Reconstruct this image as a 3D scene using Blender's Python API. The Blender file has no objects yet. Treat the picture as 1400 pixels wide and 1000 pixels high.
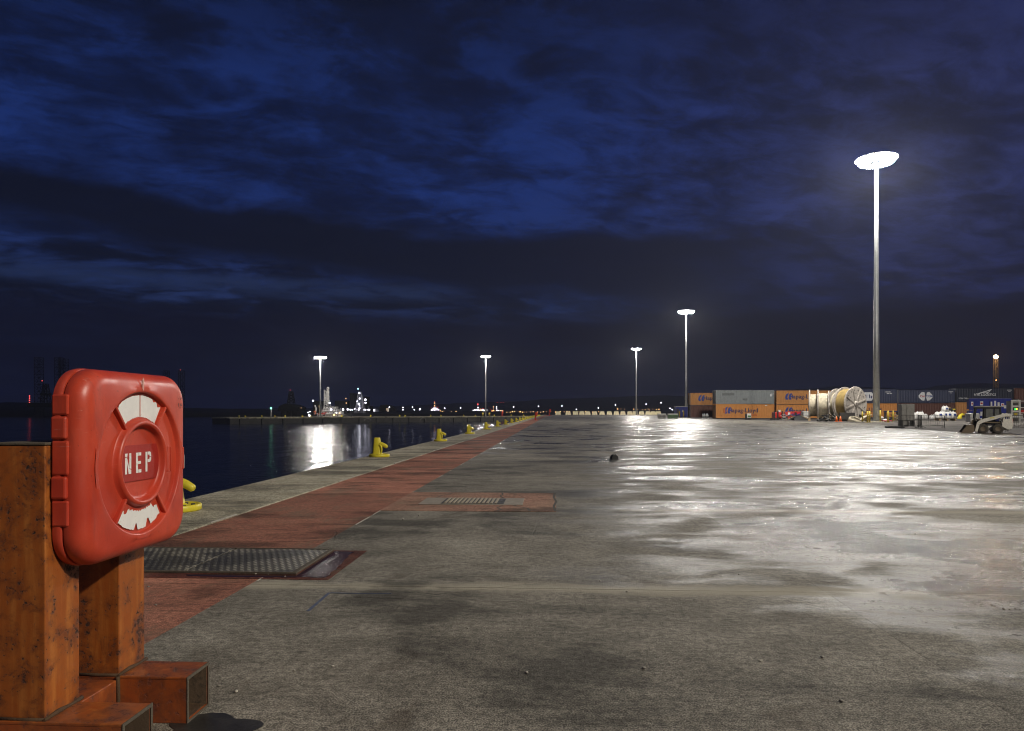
import bpy, bmesh, math, random
from mathutils import Vector, Matrix
PI = math.pi
sc = bpy.context.scene
C = sc.collection
# ------------------------------------------------------------------ camera
F, HZ, CH = 972.0, 564.5, 1.25          # focal length in photo pixels, horizon row, eye height
TH = math.atan(55.0 / 972.0)            # the quay runs along +Y; the camera looks a little to the left of it
CT, ST = math.cos(TH), math.sin(TH)
cd = bpy.data.cameras.new('camera'); cam = bpy.data.objects.new('camera', cd); C.objects.link(cam)
cam.location = (0, 0, CH); cam.rotation_euler = (PI / 2, 0, TH)
cd.sensor_width = 36.0; cd.lens = 25.0; cd.shift_y = (HZ - 500.0) / 1400.0
cd.clip_start = 0.05; cd.clip_end = 20000
sc.camera = cam
# ------------------------------------------------------------------ exposure
sc.render.engine = 'CYCLES'; sc.cycles.filter_width = 1.05
vs = sc.view_settings
vs.view_transform = 'Standard'; vs.look = 'None'; vs.gamma = 1.0; vs.exposure = 0.0; vs.use_curve_mapping = False
cy = sc.cycles
cy.use_denoising = True; cy.max_bounces = 6; cy.diffuse_bounces = 2; cy.glossy_bounces = 3
cy.transmission_bounces = 4; cy.sample_clamp_indirect = 4.0; cy.caustics_reflective = False; cy.caustics_refractive = False
try: cy.denoising_prefilter = 'ACCURATE'
except Exception: pass
MAST_W, BACK_W, PIER_W = 98000.0, 108000.0, 40000.0

def W(r, d, z=0.0):                      # right / ahead of the camera, in metres -> world
    return Vector((r * CT - d * ST, r * ST + d * CT, z))
def PX(x, d, z=0.0):                     # photo column at a distance
    return W((x - 700.0) / F * d, d, z)
def ZY(y, d): return CH - (y - HZ) / F * d
def G(x, y, z=0.0):                      # photo pixel on a level plane
    return PX(x, (CH - z) * F / (y - HZ), z)

# ------------------------------------------------------------------ node helper
class NT:
    def __init__(s, tree): s.t = tree; s.N = tree.nodes; s.L = tree.links
    def put(s, sock, v):
        if isinstance(v, bpy.types.NodeSocket): s.L.new(v, sock)
        elif v is not None:
            if sock.type == 'RGBA' and len(v) == 3: v = (*v, 1)
            sock.default_value = v
    def n(s, typ, props=None, **ins):
        nd = s.N.new(typ)
        for k, v in (props or {}).items(): setattr(nd, k, v)
        for k, v in ins.items():
            k = k.replace('_', ' ')
            s.put(nd.inputs[k], v)
        return nd
    def m(s, op, a, b=None, c=None, clamp=False):
        nd = s.N.new('ShaderNodeMath'); nd.operation = op; nd.use_clamp = clamp
        s.put(nd.inputs[0], a)
        if b is not None: s.put(nd.inputs[1], b)
        if c is not None: s.put(nd.inputs[2], c)
        return nd.outputs[0]
    def ss(s, x, lo, hi, a=0.0, b=1.0):
        nd = s.N.new('ShaderNodeMapRange'); nd.interpolation_type = 'SMOOTHSTEP'
        s.put(nd.inputs['Value'], x); s.put(nd.inputs['From Min'], lo); s.put(nd.inputs['From Max'], hi)
        s.put(nd.inputs['To Min'], a); s.put(nd.inputs['To Max'], b)
        return nd.outputs[0]
    def mix(s, f, a, b, mode='MIX'):
        nd = s.N.new('ShaderNodeMix'); nd.data_type = 'RGBA'; nd.blend_type = mode
        s.put(nd.inputs[0], f); s.put(nd.inputs[6], a); s.put(nd.inputs[7], b)
        return nd.outputs[2]
    def noise(s, vec, scale, detail=4, rough=.55, dist=0.0):
        nd = s.N.new('ShaderNodeTexNoise')
        s.put(nd.inputs['Vector'], vec)
        nd.inputs['Scale'].default_value = scale; nd.inputs['Detail'].default_value = detail
        nd.inputs['Roughness'].default_value = rough; nd.inputs['Distortion'].default_value = dist
        return nd.outputs[0]
    def scale(s, vec, v):
        nd = s.N.new('ShaderNodeVectorMath'); nd.operation = 'MULTIPLY'
        s.put(nd.inputs[0], vec); nd.inputs[1].default_value = v
        return nd.outputs[0]
    def bump(s, h, strength, dist, prev=None):
        nd = s.N.new('ShaderNodeBump'); nd.inputs['Strength'].default_value = strength; nd.inputs['Distance'].default_value = dist
        s.put(nd.inputs['Height'], h)
        if prev is not None: s.L.new(prev, nd.inputs['Normal'])
        return nd.outputs[0]
    def xyz(s, v):
        nd = s.N.new('ShaderNodeSeparateXYZ'); s.put(nd.inputs[0], v); return nd.outputs

# ------------------------------------------------------------------ night sky
w = bpy.data.worlds.new('World'); sc.world = w; w.use_nodes = True
t = NT(w.node_tree); t.N.clear()
sky = t.n('ShaderNodeTexSky', dict(sky_type='NISHITA', sun_disc=False, sun_elevation=math.radians(-4.0), sun_rotation=math.radians(200)))
tc = t.n('ShaderNodeTexCoord').outputs['Generated']
X, Y, Z = t.xyz(tc)
az = t.m('DEGREES', t.m('ARCTAN2', X, Y)) if False else t.m('MULTIPLY', t.m('ARCTAN2', X, Y), 57.2958)
el = t.m('MULTIPLY', t.m('ARCSINE', Z), 57.2958)
zz = t.m('ADD', t.m('MAXIMUM', Z, 0.0), 0.16)
cv = t.n('ShaderNodeCombineXYZ', None, X=t.m('DIVIDE', X, zz), Y=t.m('DIVIDE', Y, zz), Z=0.0).outputs[0]
cvr = t.n('ShaderNodeVectorRotate', dict(rotation_type='Z_AXIS'), Vector=cv, Angle=-0.35).outputs[0]
big = t.noise(t.scale(cvr, (0.8, 1.25, 1)), 0.75, 7, .56, .35)
mid = t.noise(t.scale(cvr, (1, 1.6, 1)), 2.3, 8, .62, .5)
fine = t.noise(cvr, 6.5, 8, .66, .6)
# the long cloud bank that slopes down to the right over the harbour, and the thin gap under it
wob = t.m('MULTIPLY', t.m('SUBTRACT', t.noise(cvr, 1.3, 8, .6, .3), .5), 6.0)
top = t.m('ADD', t.m('ADD', t.m('MULTIPLY', az, -0.05), 14.5), wob)
bot = t.m('ADD', t.m('ADD', t.m('MULTIPLY', az, -0.087), 9.2), t.m('MULTIPLY', wob, .7))
bank = t.m('MULTIPLY', t.ss(t.m('SUBTRACT', top, el), -0.4, 1.4), t.ss(t.m('SUBTRACT', el, bot), -1.6, 1.2))
bank = t.m('MULTIPLY', bank, t.ss(az, 8.0, 24.0, 1.0, 0.25))
low = t.ss(t.m('ADD', el, t.m('MULTIPLY', wob, .25)), 6.6, 8.8, 1.0, 0.0)
cloud = t.m('ADD', t.m('ADD', t.m('MULTIPLY', big, .56), t.m('MULTIPLY', mid, .30)), t.m('MULTIPLY', fine, .19))
dark = t.ss(cloud, .475, .575)
gapw = t.m('MULTIPLY', t.m('MULTIPLY', t.ss(el, 13.5, 16.5), t.ss(el, 21, 29, 1, 0)), t.ss(az, -4, 12, 1, .25))
dark = t.m('MULTIPLY', dark, t.m('SUBTRACT', 1.0, t.m('MULTIPLY', gapw, .5)))
dark = t.m('MAXIMUM', t.m('MULTIPLY', dark, t.ss(az, -5, 25, .88, .66)), t.m('MULTIPLY', bank, .97))
dark = t.m('MAXIMUM', dark, t.m('MULTIPLY', t.ss(el, 20.0, 30.0), .62))
clear = t.mix(t.ss(el, 5, 18), (.0100, .0190, .062), (.0060, .0180, .094))
clear = t.mix(t.ss(az, -4, 30), clear, (.0135, .0195, .080))
wisp = t.noise(t.scale(cvr, (1, 1.5, 1)), 6.0, 9, .70, .5)
clear = t.mix(1.0, clear, t.ss(t.m('ADD', t.m('MULTIPLY', mid, .5), t.m('MULTIPLY', wisp, .5)), .38, .60, 1.45, .50), 'MULTIPLY')
shade = t.mix(t.ss(az, -20, 30), (.0030, .0050, .0165), (.0062, .0080, .026))
col = t.mix(dark, clear, shade)
col = t.mix(t.m('MULTIPLY', low, .93), col, t.mix(t.ss(az, -30, 25), (.0034, .0046, .0160), (.0040, .0046, .0150)))
streak = t.ss(t.m('ABSOLUTE', t.m('SUBTRACT', el, t.m('ADD', 9.5, t.m('MULTIPLY', wob, .22)))), .15, 1.0, 1, 0)
streak = t.m('MULTIPLY', t.m('MULTIPLY', streak, t.ss(az, -11, -5, 1, 0)), t.ss(wisp, .36, .58, .25, 1.0))
col = t.mix(t.m('MULTIPLY', streak, .8), col, (.0125, .0235, .072))
skyc = t.mix(1.0, sky.outputs[0], (.010, .012, .016), 'MULTIPLY')
col = t.mix(1.0, col, skyc, 'ADD')
bg = t.n('ShaderNodeBackground', None, Color=col, Strength=1.0)
t.L.new(bg.outputs[0], t.n('ShaderNodeOutputWorld').inputs[0])

# ------------------------------------------------------------------ the floodlights' own light
def lamp(name, loc, watts, col=(1.0, .955, .88), radius=1.2):
    l = bpy.data.lights.new(name, 'POINT'); l.energy = watts; l.color = col; l.shadow_soft_size = radius
    o = bpy.data.objects.new(name, l); o.location = loc; C.objects.link(o); return o
# the mast of the same row that stands behind the photographer lights the lifebuoy from the right
lamp('floodlight_glow', (44.0, -18.0, 34.0), BACK_W, (1.0, .925, .80))

# ------------------------------------------------------------------ mesh helpers
class MB:
    def __init__(s): s.bm = bmesh.new(); s.mi = 0
    def _v(s, pts, M=None): return [s.bm.verts.new(M @ Vector(p) if M else p) for p in pts]
    def face(s, vs, smooth=False):
        try: f = s.bm.faces.new(vs)
        except ValueError: return None
        f.material_index = s.mi; f.smooth = smooth; return f
    def box(s, x0, x1, y0, y1, z0, z1, bev=0.0, M=None, seg=2):
        v = s._v([(x0,y0,z0),(x1,y0,z0),(x1,y1,z0),(x0,y1,z0),(x0,y0,z1),(x1,y0,z1),(x1,y1,z1),(x0,y1,z1)], M)
        fs = [s.face([v[i] for i in q]) for q in ((3,2,1,0),(4,5,6,7),(0,1,5,4),(1,2,6,5),(2,3,7,6),(3,0,4,7))]
        if bev > 0:
            es = {e for f in fs for e in f.edges}
            bmesh.ops.bevel(s.bm, geom=list(es), offset=bev, segments=seg, affect='EDGES', profile=.5)
        return s
    def cyl(s, p, q, r0, r1=None, n=12, caps=True, smooth=True):
        r1 = r0 if r1 is None else r1
        p, q = Vector(p), Vector(q); d = (q - p).normalized()
        a = d.orthogonal().normalized(); b = d.cross(a)
        A = [s.bm.verts.new(p + (a*math.cos(2*PI*i/n) + b*math.sin(2*PI*i/n))*r0) for i in range(n)]
        B = [s.bm.verts.new(q + (a*math.cos(2*PI*i/n) + b*math.sin(2*PI*i/n))*r1) for i in range(n)]
        for i in range(n): s.face([A[i], A[(i+1)%n], B[(i+1)%n], B[i]], smooth)
        if caps: s.face(A[::-1]); s.face(B)
        return s
    def tube(s, pts, r, n=8, rr=None):
        pts = [Vector(p) for p in pts]; rings = []
        a = None
        for i, p in enumerate(pts):
            d = (pts[min(i+1, len(pts)-1)] - pts[max(i-1, 0)]).normalized()
            a = d.orthogonal().normalized() if a is None else (a - d*a.dot(d)).normalized()
            b = d.cross(a); R = rr[i] if rr else r
            rings.append([s.bm.verts.new(p + (a*math.cos(2*PI*k/n) + b*math.sin(2*PI*k/n))*R) for k in range(n)])
        s.skin(rings); s.face(rings[0][::-1]); s.face(rings[-1]); return s
    def skin(s, rings, smooth=True):
        n = len(rings[0])
        for A, B in zip(rings, rings[1:]):
            for k in range(n): s.face([A[k], A[(k+1)%n], B[(k+1)%n], B[k]], smooth)
    def lathe(s, prof, n=24, M=None, smooth=True):       # prof: (radius, height) round z
        rings = []
        for r, z in prof:
            if r < 1e-6: rings.append(s._v([(0,0,z)], M))
            else: rings.append(s._v([(r*math.cos(2*PI*k/n), r*math.sin(2*PI*k/n), z) for k in range(n)], M))
        for A, B in zip(rings, rings[1:]):
            for k in range(n):
                a = [A[0]] if len(A) == 1 else [A[k], A[(k+1)%n]]
                b = [B[0]] if len(B) == 1 else [B[(k+1)%n], B[k]]
                if len(a) + len(b) > 2: s.face(a + b, smooth)
        return s
    def prism(s, poly, h0, h1, M=None, axis='z'):        # polygon extruded along an axis
        def P(u, v, h): return {'z': (u,v,h), 'y': (u,h,v), 'x': (h,u,v)}[axis]
        A = s._v([P(u,v,h0) for u,v in poly], M); B = s._v([P(u,v,h1) for u,v in poly], M)
        n = len(poly)
        s.face(A[::-1]); s.face(B)
        for i in range(n): s.face([A[i], A[(i+1)%n], B[(i+1)%n], B[i]])
        return s
    def ball(s, c, r, n=10, m=6, sz=1.0):
        return s.lathe([(r*math.sin(PI*i/m), -r*sz*math.cos(PI*i/m)) for i in range(m+1)], n, Matrix.Translation(c))
    def mesh(s, name, *mats, fix=True):
        if fix: bmesh.ops.recalc_face_normals(s.bm, faces=s.bm.faces)
        me = bpy.data.meshes.new(name); s.bm.to_mesh(me); s.bm.free()
        for m in mats: me.materials.append(m)
        return me
    def build(s, name, mat, parent=None, fix=True):
        mats = mat if isinstance(mat, (list, tuple)) else [mat]
        return obj(name, s.mesh(name, *mats, fix=fix), parent)
def obj(name, me, parent=None, loc=None, rot=None):
    o = bpy.data.objects.new(name, me); C.objects.link(o)
    if parent is not None: o.parent = parent
    if loc is not None: o.location = loc
    if rot is not None: o.rotation_euler = rot
    return o
def tag(o, label=None, cat=None, group=None, kind=None):
    for k, v in (('label', label), ('category', cat), ('group', group), ('kind', kind)):
        if v: o[k] = v
    return o
def thing(name, loc, rz, label, cat, group=None):
    return tag(obj(name, None, None, loc, (0, 0, rz)), label, cat, group)
def copy_tree(o, parent=None):
    c = o.copy(); C.objects.link(c)
    if parent is not None: c.parent = parent
    for ch in list(o.children): copy_tree(ch, c)
    return c
def text(name, body, size, mat, parent, M, depth=.004, spacing=1.0):
    cu = bpy.data.curves.new(name, 'FONT'); cu.body = body; cu.size = size; cu.extrude = depth; cu.align_x = 'CENTER'; cu.align_y = 'CENTER'
    cu.space_character = spacing; cu.resolution_u = 3; cu.offset = size*.022
    o = bpy.data.objects.new('tmp', cu); C.objects.link(o)
    me = bpy.data.meshes.new_from_object(o.evaluated_get(bpy.context.evaluated_depsgraph_get()))
    bpy.data.objects.remove(o); bpy.data.curves.remove(cu)
    me.name = name; me.materials.clear(); me.materials.append(mat)
    r = obj(name, me, parent); r.matrix_local = M
    return r

# ------------------------------------------------------------------ materials
def new(name):
    m = bpy.data.materials.new(name); m.use_nodes = True
    t = NT(m.node_tree); b = t.N['Principled BSDF']
    return m, t, b
def paint(name, col, rough=.5, metal=0.0, var=.18, dirt=None, dirt_amt=.35, scale=3.0, bump=.0, spec=None, obj_rand=0.0):
    m, t, b = new(name)
    P = t.n('ShaderNodeTexCoord').outputs['Object']
    n1 = t.noise(P, scale, 6, .6); n2 = t.noise(P, scale * 7, 5, .65)
    c = t.mix(t.ss(n1, .3, .7), tuple(x*(1-var) for x in col), tuple(min(1, x*(1+var)) for x in col))
    if dirt:
        k = t.ss(t.m('ADD', t.m('MULTIPLY', n1, .55), t.m('MULTIPLY', n2, .45)), .52, .66)
        c = t.mix(t.m('MULTIPLY', k, dirt_amt), c, dirt)
    if obj_rand:
        rnd = t.n('ShaderNodeObjectInfo').outputs['Random']
        hs = t.n('ShaderNodeHueSaturation', None, Value=t.ss(rnd, 0, 1, 1-obj_rand, 1+obj_rand), Color=c); c = hs.outputs[0]
    t.put(b.inputs['Base Color'], c); b.inputs['Metallic'].default_value = metal
    t.put(b.inputs['Roughness'], t.ss(n2, .3, .7, max(.02, rough-.1), min(1, rough+.12)))
    if spec is not None: b.inputs['Specular IOR Level'].default_value = spec
    if bump: t.put(b.inputs['Normal'], t.bump(n2, bump, .01))
    return m
def glow(name, col, strength):
    m, t, b = new(name)
    b.inputs['Base Color'].default_value = (*col, 1); b.inputs['Emission Color'].default_value = (*col, 1); b.inputs['Emission Strength'].default_value = strength
    return m

def concrete(name, dry, mid_, damp_mul=.42, red=False, edge_dry=False):
    m, t, b = new(name)
    P = t.n('ShaderNodeNewGeometry').outputs['Position']
    px, py, pz = t.xyz(P)
    rnd = t.n('ShaderNodeObjectInfo').outputs['Random']
    n1 = t.noise(P, .42, 7, .60, .5)
    n4 = t.noise(t.scale(P, (.36, 1.0, 1)), .85, 8, .62, .4)      # drag marks of floods and sweepers across the apron
    n6 = t.noise(t.scale(P, (.50, 1.0, 1)), 1.9, 8, .66, .5)
    n2 = t.noise(P, 2.2, 8, .66, .3)
    n3 = t.noise(P, 120, 3, .7)
    n5 = t.noise(P, 24, 6, .75)
    br = t.noise(t.scale(P, (5, 85, 1)), 1.0, 4, .6, .6)          # broom finish
    far = t.ss(py, 7, 30)
    d = t.m('ADD', t.m('ADD', t.m('MULTIPLY', n1, .42), t.m('MULTIPLY', n4, .40)), t.m('MULTIPLY', n2, .20))
    # the bay beside the camera has dried; beyond a slanting edge the film of rain is still there
    edge = t.m('ADD', t.m('SUBTRACT', px, 1.9), t.m('MULTIPLY', t.m('SUBTRACT', py, 3.6), .55))
    edge = t.m('ADD', edge, t.m('MULTIPLY', t.m('SUBTRACT', n2, .5), 1.3))
    wet = t.m('MAXIMUM', t.ss(edge, -.35, .25), t.ss(py, 4.9, 5.15))
    wet = t.m('MULTIPLY', wet, t.ss(px, -1.6, 2.4, .08, 1.0))
    wet = t.m('MAXIMUM', wet, t.m('MULTIPLY', far, .9))
    film = t.ss(t.m('ADD', t.m('ADD', t.m('MULTIPLY', n4, .42), t.m('MULTIPLY', n6, .38)), t.m('ADD', t.m('MULTIPLY', n1, .20), t.m('MULTIPLY', t.ss(py, 13, 5.5, 0, .050), t.ss(px, .5, 4.0)))), .415, .56)
    if edge_dry: wet = t.m('MULTIPLY', wet, .4)
    film = t.m('MULTIPLY', film, wet)
    damp = t.ss(d, .505, .575)
    c = t.mix(t.ss(n2, .3, .7), mid_, dry)
    c = t.mix(t.ss(d, .38, .47, .75, 0), c, tuple(x*1.28 for x in dry))
    sp = t.m('ADD', t.m('MULTIPLY', n5, .6), t.m('MULTIPLY', n3, .4))
    c = t.mix(1.0, c, t.ss(sp, .38, .62, .50, 1.5), 'MULTIPLY')
    c = t.mix(1.0, c, t.ss(n3, .36, .64, .62, 1.38), 'MULTIPLY')
    c = t.mix(1.0, c, t.ss(br, .3, .7, .84, 1.14), 'MULTIPLY')
    stain = t.ss(t.noise(P, 1.1, 9, .7, 1.1), .56, .68)
    c = t.mix(t.m('MULTIPLY', stain, .45), c, (.065, .046, .030) if not red else (.075, .048, .034))
    if red:
        worn = t.ss(t.noise(t.scale(P, (.7, .4, 1)), 1.9, 10, .75, .6), .47, .64)
        c = t.mix(t.m('MULTIPLY', worn, .72), c, (.25, .175, .115))
        scuf = t.ss(t.noise(t.scale(P, (.35, 2.2, 1)), 2.2, 8, .7, .8), .55, .66)
        c = t.mix(t.m('MULTIPLY', scuf, .5), c, (.06, .036, .026))
    # pale laitance where the joints were sealed
    for jy in (5.06, 9.24):
        jd = t.m('ABSOLUTE', t.m('SUBTRACT', py, jy))
        k = t.m('MULTIPLY', t.ss(t.m('ADD', jd, t.m('MULTIPLY', t.m('SUBTRACT', n6, .5), .5)), .03, .20, 1, 0), .8)
        c = t.mix(k, c, (.42, .38, .285) if not red else c)
    c = t.mix(1.0, c, t.ss(rnd, 0, 1, .80 if red else .88, 1.2 if red else 1.08), 'MULTIPLY')
    dk = t.m('SUBTRACT', 1.0, t.m('MULTIPLY', damp, 1 - damp_mul))
    c = t.mix(1.0, c, dk, 'MULTIPLY')
    # hairline cracks
    vo = t.n('ShaderNodeTexVoronoi', dict(feature='DISTANCE_TO_EDGE'), Vector=t.mix(.10, P, t.n('ShaderNodeTexNoise', None, Vector=P, Scale=1.7, Detail=6.0).outputs[1], 'ADD'), Scale=.33).outputs[0]
    ck = t.m('MULTIPLY', t.ss(vo, .0, .004, 1, 0), t.ss(n1, .52, .6))
    c = t.mix(t.m('MULTIPLY', ck, .6), c, (.03, .026, .02))
    t.put(b.inputs['Base Color'], c)
    r = t.ss(film, 0, 1, .76, .28)
    r = t.m('SUBTRACT', r, t.m('MULTIPLY', t.m('MULTIPLY', damp, wet), .08))
    r = t.m('ADD', r, t.m('MULTIPLY', t.m('SUBTRACT', sp, .5), .45))
    pud = t.m('MULTIPLY', t.ss(d, .625, .655), wet)
    r = t.m('MAXIMUM', t.m('SUBTRACT', r, t.m('MULTIPLY', pud, .25)), .07)
    t.put(b.inputs['Roughness'], r)
    b.inputs['IOR'].default_value = 1.45
    t.put(b.inputs['Specular IOR Level'], t.ss(film, 0, 1, .20, .55))
    h = t.m('ADD', t.m('MULTIPLY', n3, .65), t.m('MULTIPLY', n5, 1.0))
    h = t.m('ADD', h, t.m('MULTIPLY', t.noise(P, 6.5, 4, .65), 1.2))
    h = t.m('ADD', h, t.m('MULTIPLY', br, .25))
    h = t.m('SUBTRACT', h, t.m('MULTIPLY', ck, .6))
    nb = t.n('ShaderNodeBump', None, Height=h, Strength=t.m('SUBTRACT', .62, t.m('MULTIPLY', pud, .52)), Distance=.015).outputs[0]
    t.put(b.inputs['Normal'], nb)
    return m
M = {}
M['concrete'] = concrete('wet_concrete', (.268, .246, .198), (.150, .136, .108), .36)
M['coping'] = concrete('coping_concrete', (.50, .46, .34), (.32, .285, .20), .45, edge_dry=True)
M['red'] = concrete('red_paving_paint', (.43, .190, .122), (.29, .118, .078), .40, red=True, edge_dry=True)
M['joint'] = paint('joint_filler', (.07, .062, .05), .9)
M['white_line'] = paint('faded_white_paint', (.50, .47, .40), .7, dirt=(.12, .11, .09), dirt_amt=.8, scale=4)

def rust_orange(name):
    m, t, b = new(name)
    g = t.n('ShaderNodeNewGeometry'); P = g.outputs['Position']
    n1 = t.noise(P, 8, 9, .7, .3); n2 = t.noise(P, 55, 7, .72, .2); n3 = t.noise(t.scale(P, (30, 30, 2.2)), 1.0, 5, .6)
    n4 = t.noise(P, 120, 4, .7)
    c = t.mix(t.ss(n1, .3, .7), (.30, .072, .011), (.46, .135, .022))
    c = t.mix(t.m('MULTIPLY', t.ss(n3, .42, .68), .6), c, (.52, .19, .040))
    k = t.ss(t.m('ADD', t.m('MULTIPLY', n1, .5), t.m('MULTIPLY', n2, .5)), .535, .60)
    k2 = t.ss(t.m('ADD', t.m('MULTIPLY', n3, .3), t.m('ADD', t.m('MULTIPLY', n1, .35), t.m('MULTIPLY', n2, .35))), .535, .60)
    c = t.mix(t.m('MULTIPLY', t.ss(n1, .40, .62), .85), c, (.15, .038, .012))
    c = t.mix(t.m('MULTIPLY', k2, .7), c, (.15, .040, .014))
    c = t.mix(t.m('MULTIPLY', k, .9), c, (.050, .022, .014))
    spot = t.ss(t.m('ADD', t.m('MULTIPLY', n2, .75), t.m('MULTIPLY', n1, .25)), .585, .63)
    c = t.mix(spot, c, (.022, .013, .010))
    z = t.xyz(P)[2]
    low = t.m('MULTIPLY', t.ss(z, .17, .24, 1, 0), t.ss(n1, .35, .6))
    c = t.mix(t.m('MULTIPLY', t.ss(z, .17, .20, 1, 0), .55), c, (.34, .062, .020))
    c = t.mix(t.m('MULTIPLY', low, .45), c, (.085, .040, .022))
    t.put(b.inputs['Base Color'], c)
    t.put(b.inputs['Roughness'], t.ss(k, 0, 1, .42, .8))
    h = t.m('SUBTRACT', t.m('MULTIPLY', n4, .25), t.m('ADD', t.m('MULTIPLY', k, .6), t.m('MULTIPLY', spot, .5)))
    t.put(b.inputs['Normal'], t.bump(h, .55, .004))
    return m
M['frame'] = rust_orange('rusty_orange_paint')
M['weld'] = paint('rusty_weld', (.075, .040, .018), .85, dirt=(.13, .085, .035), dirt_amt=.7, scale=20, bump=.6)
M['scale'] = paint('bare_rusty_steel', (.10, .080, .055), .8, dirt=(.03, .025, .02), dirt_amt=.8, scale=16, bump=.6)

def red_plastic():
    m, t, b = new('red_moulded_plastic')
    P = t.n('ShaderNodeTexCoord').outputs['Object']
    n1 = t.noise(P, 4, 6, .6); n2 = t.noise(P, 60, 5, .7); n3 = t.noise(t.scale(P, (1, 1, .25)), 14, 6, .65)
    c = t.mix(t.ss(n1, .3, .7), (.45, .038, .017), (.58, .066, .028))
    c = t.mix(t.m('MULTIPLY', t.ss(n3, .5, .75), .25), c, (.55, .12, .085))
    sp = t.ss(n2, .66, .70)
    c = t.mix(t.m('MULTIPLY', sp, .6), c, (.07, .02, .015))
    wv = t.noise(t.scale(P, (1, 3, 18)), 5.5, 5, .7, 1.5)
    grime = t.ss(t.noise(t.scale(P, (1, 1, .3)), 9, 7, .7, .4), .50, .68)
    c = t.mix(t.m('MULTIPLY', grime, .28), c, (.16, .030, .022))
    scr = t.m('MULTIPLY', t.ss(wv, .63, .69), t.ss(n1, .44, .56))
    c = t.mix(t.m('MULTIPLY', scr, .5), c, (.66, .27, .21))
    t.put(b.inputs['Base Color'], c)
    t.put(b.inputs['Roughness'], t.ss(n3, .3, .7, .33, .52))
    t.put(b.inputs['Normal'], t.bump(n2, .12, .003))
    return m
M['red_plastic'] = red_plastic()
M['white_paint'] = paint('chipped_white_paint', (.80, .79, .75), .55, var=.06, dirt=(.38, .32, .25), dirt_amt=.35, scale=14)
M['black_mark'] = paint('black_smear', (.04, .02, .018), .7)
M['galv'] = paint('galvanised_steel', (.42, .43, .43), .42, metal=.6, var=.12, dirt=(.2, .19, .17), dirt_amt=.4, scale=.6)
M['lens'] = glow('lit_floodlight_glass', (1.0, .97, .92), 90.0)
M['lampbody'] = paint('grey_lamp_housing', (.40, .40, .39), .5)
# ================================================================== THE SETTING
rnd = random.Random(7)
XE, XK, XR = -5.25, -3.82, -2.2          # quay edge, inner edge of the coping, inner edge of the red walkway
ZW = -3.2                                # water level
# water
def water_mat():
    m, t, b = new('dark_harbour_water')
    P = t.n('ShaderNodeNewGeometry').outputs['Position']
    b.inputs['Base Color'].default_value = (.0035, .0065, .013, 1); b.inputs['IOR'].default_value = 1.33
    b.inputs['Roughness'].default_value = .10
    n1 = t.noise(t.scale(P, (.8, 1.1, 1)), .9, 5, .62, .4); n2 = t.noise(P, 4.5, 4, .62, .3)
    # gusts roughen the surface in streaks, so reflections break up into glitter
    g1 = t.noise(t.scale(P, (1.3, .075, 1)), 1.0, 3, .7, .2); g2 = t.noise(t.scale(P, (.10, .05, 1)), 1.0, 3, .6, .3)
    gust = t.m('MULTIPLY', t.ss(g1, .40, .60, .15, 1.0), t.ss(g2, .35, .65, .55, 1.0))
    t.put(b.inputs['Normal'], t.n('ShaderNodeBump', None, Height=t.m('ADD', n1, t.m('MULTIPLY', n2, .30)), Strength=gust, Distance=.24).outputs[0])
    return m
tag(MB().box(-3500, 3500, -120, 6500, ZW - 3, ZW).build('water', water_mat()), kind='structure')
# land under and behind the yard
M['ground'] = paint('dark_yard_gravel', (.085, .078, .068), .85, var=.35, dirt=(.03, .028, .025), dirt_amt=.6, scale=.4, bump=.5)
M['deep'] = paint('quay_wall_concrete', (.12, .115, .10), .8, dirt=(.03, .04, .025), dirt_amt=.8, scale=.5)
tag(MB().box(XE + .06, 600, -60, 412, ZW - 2.9, -.22).build('ground', M['deep']), kind='structure')
apron = tag(obj('concrete_apron', MB().box(XE + .1, 600, -59.8, 411.8, -.21, -.006).mesh('apron_bed', M['joint'])), kind='structure')
def slab(name, x0, x1, y0, y1, mat, parent, top=0.0, g=.0005, bev=.0006, th=.028):
    o = MB().box(-(x1-x0)/2+g, (x1-x0)/2-g, -(y1-y0)/2+g*7, (y1-y0)/2-g*7, -th, 0, bev, seg=1).build(name, mat, parent)
    o.location = ((x0+x1)/2, (y0+y1)/2, top); return o
xs = [XR, 1.9, 6.9, 11.4, 15.8, 20.8, 25.8, 30.8, 36, 41, 46, 52]
ys = [-4.2, .55, 5.06, 9.24, 13.9, 18.6, 23.4, 28.2, 33, 38, 43, 48, 54, 60, 66, 72, 78, 84, 92, 100]
for i in range(len(xs) - 1):
    for j in range(len(ys) - 1):
        slab('concrete_slab', xs[i], xs[i+1], ys[j], ys[j+1], M['concrete'], apron)
MB().box(XR + .006, 599, 100.01, 411.5, -.028, 0).build('far_paving', M['concrete'], apron)
MB().box(52.01, 599, -4.2, 100, -.028, 0).build('yard_paving', M['concrete'], apron)
MB().box(XR + .006, 52, -59, -4.21, -.028, 0).build('rear_paving', M['concrete'], apron)
# red walkway, bay by bay
walk = tag(obj('red_walkway', MB().box(XK + .02, XR - .02, -8, 411, -.0299, -.022).mesh('walkway_bed', M['joint'])), kind='structure')
ry = [-3, .4, 2.7, 5.06, 6.38, 6.76, 8.28, 10.9, 13.5, 16, 18.6, 21.2, 24, 27, 30, 33.5, 37, 41, 45, 50, 55, 60, 66, 72, 80, 90, 100, 120, 150, 190, 240, 300, 360, 411]
for a, c in zip(ry, ry[1:]):
    slab('paving_slab', XK, XR, a, c, M['red'], walk, th=.021)
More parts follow.
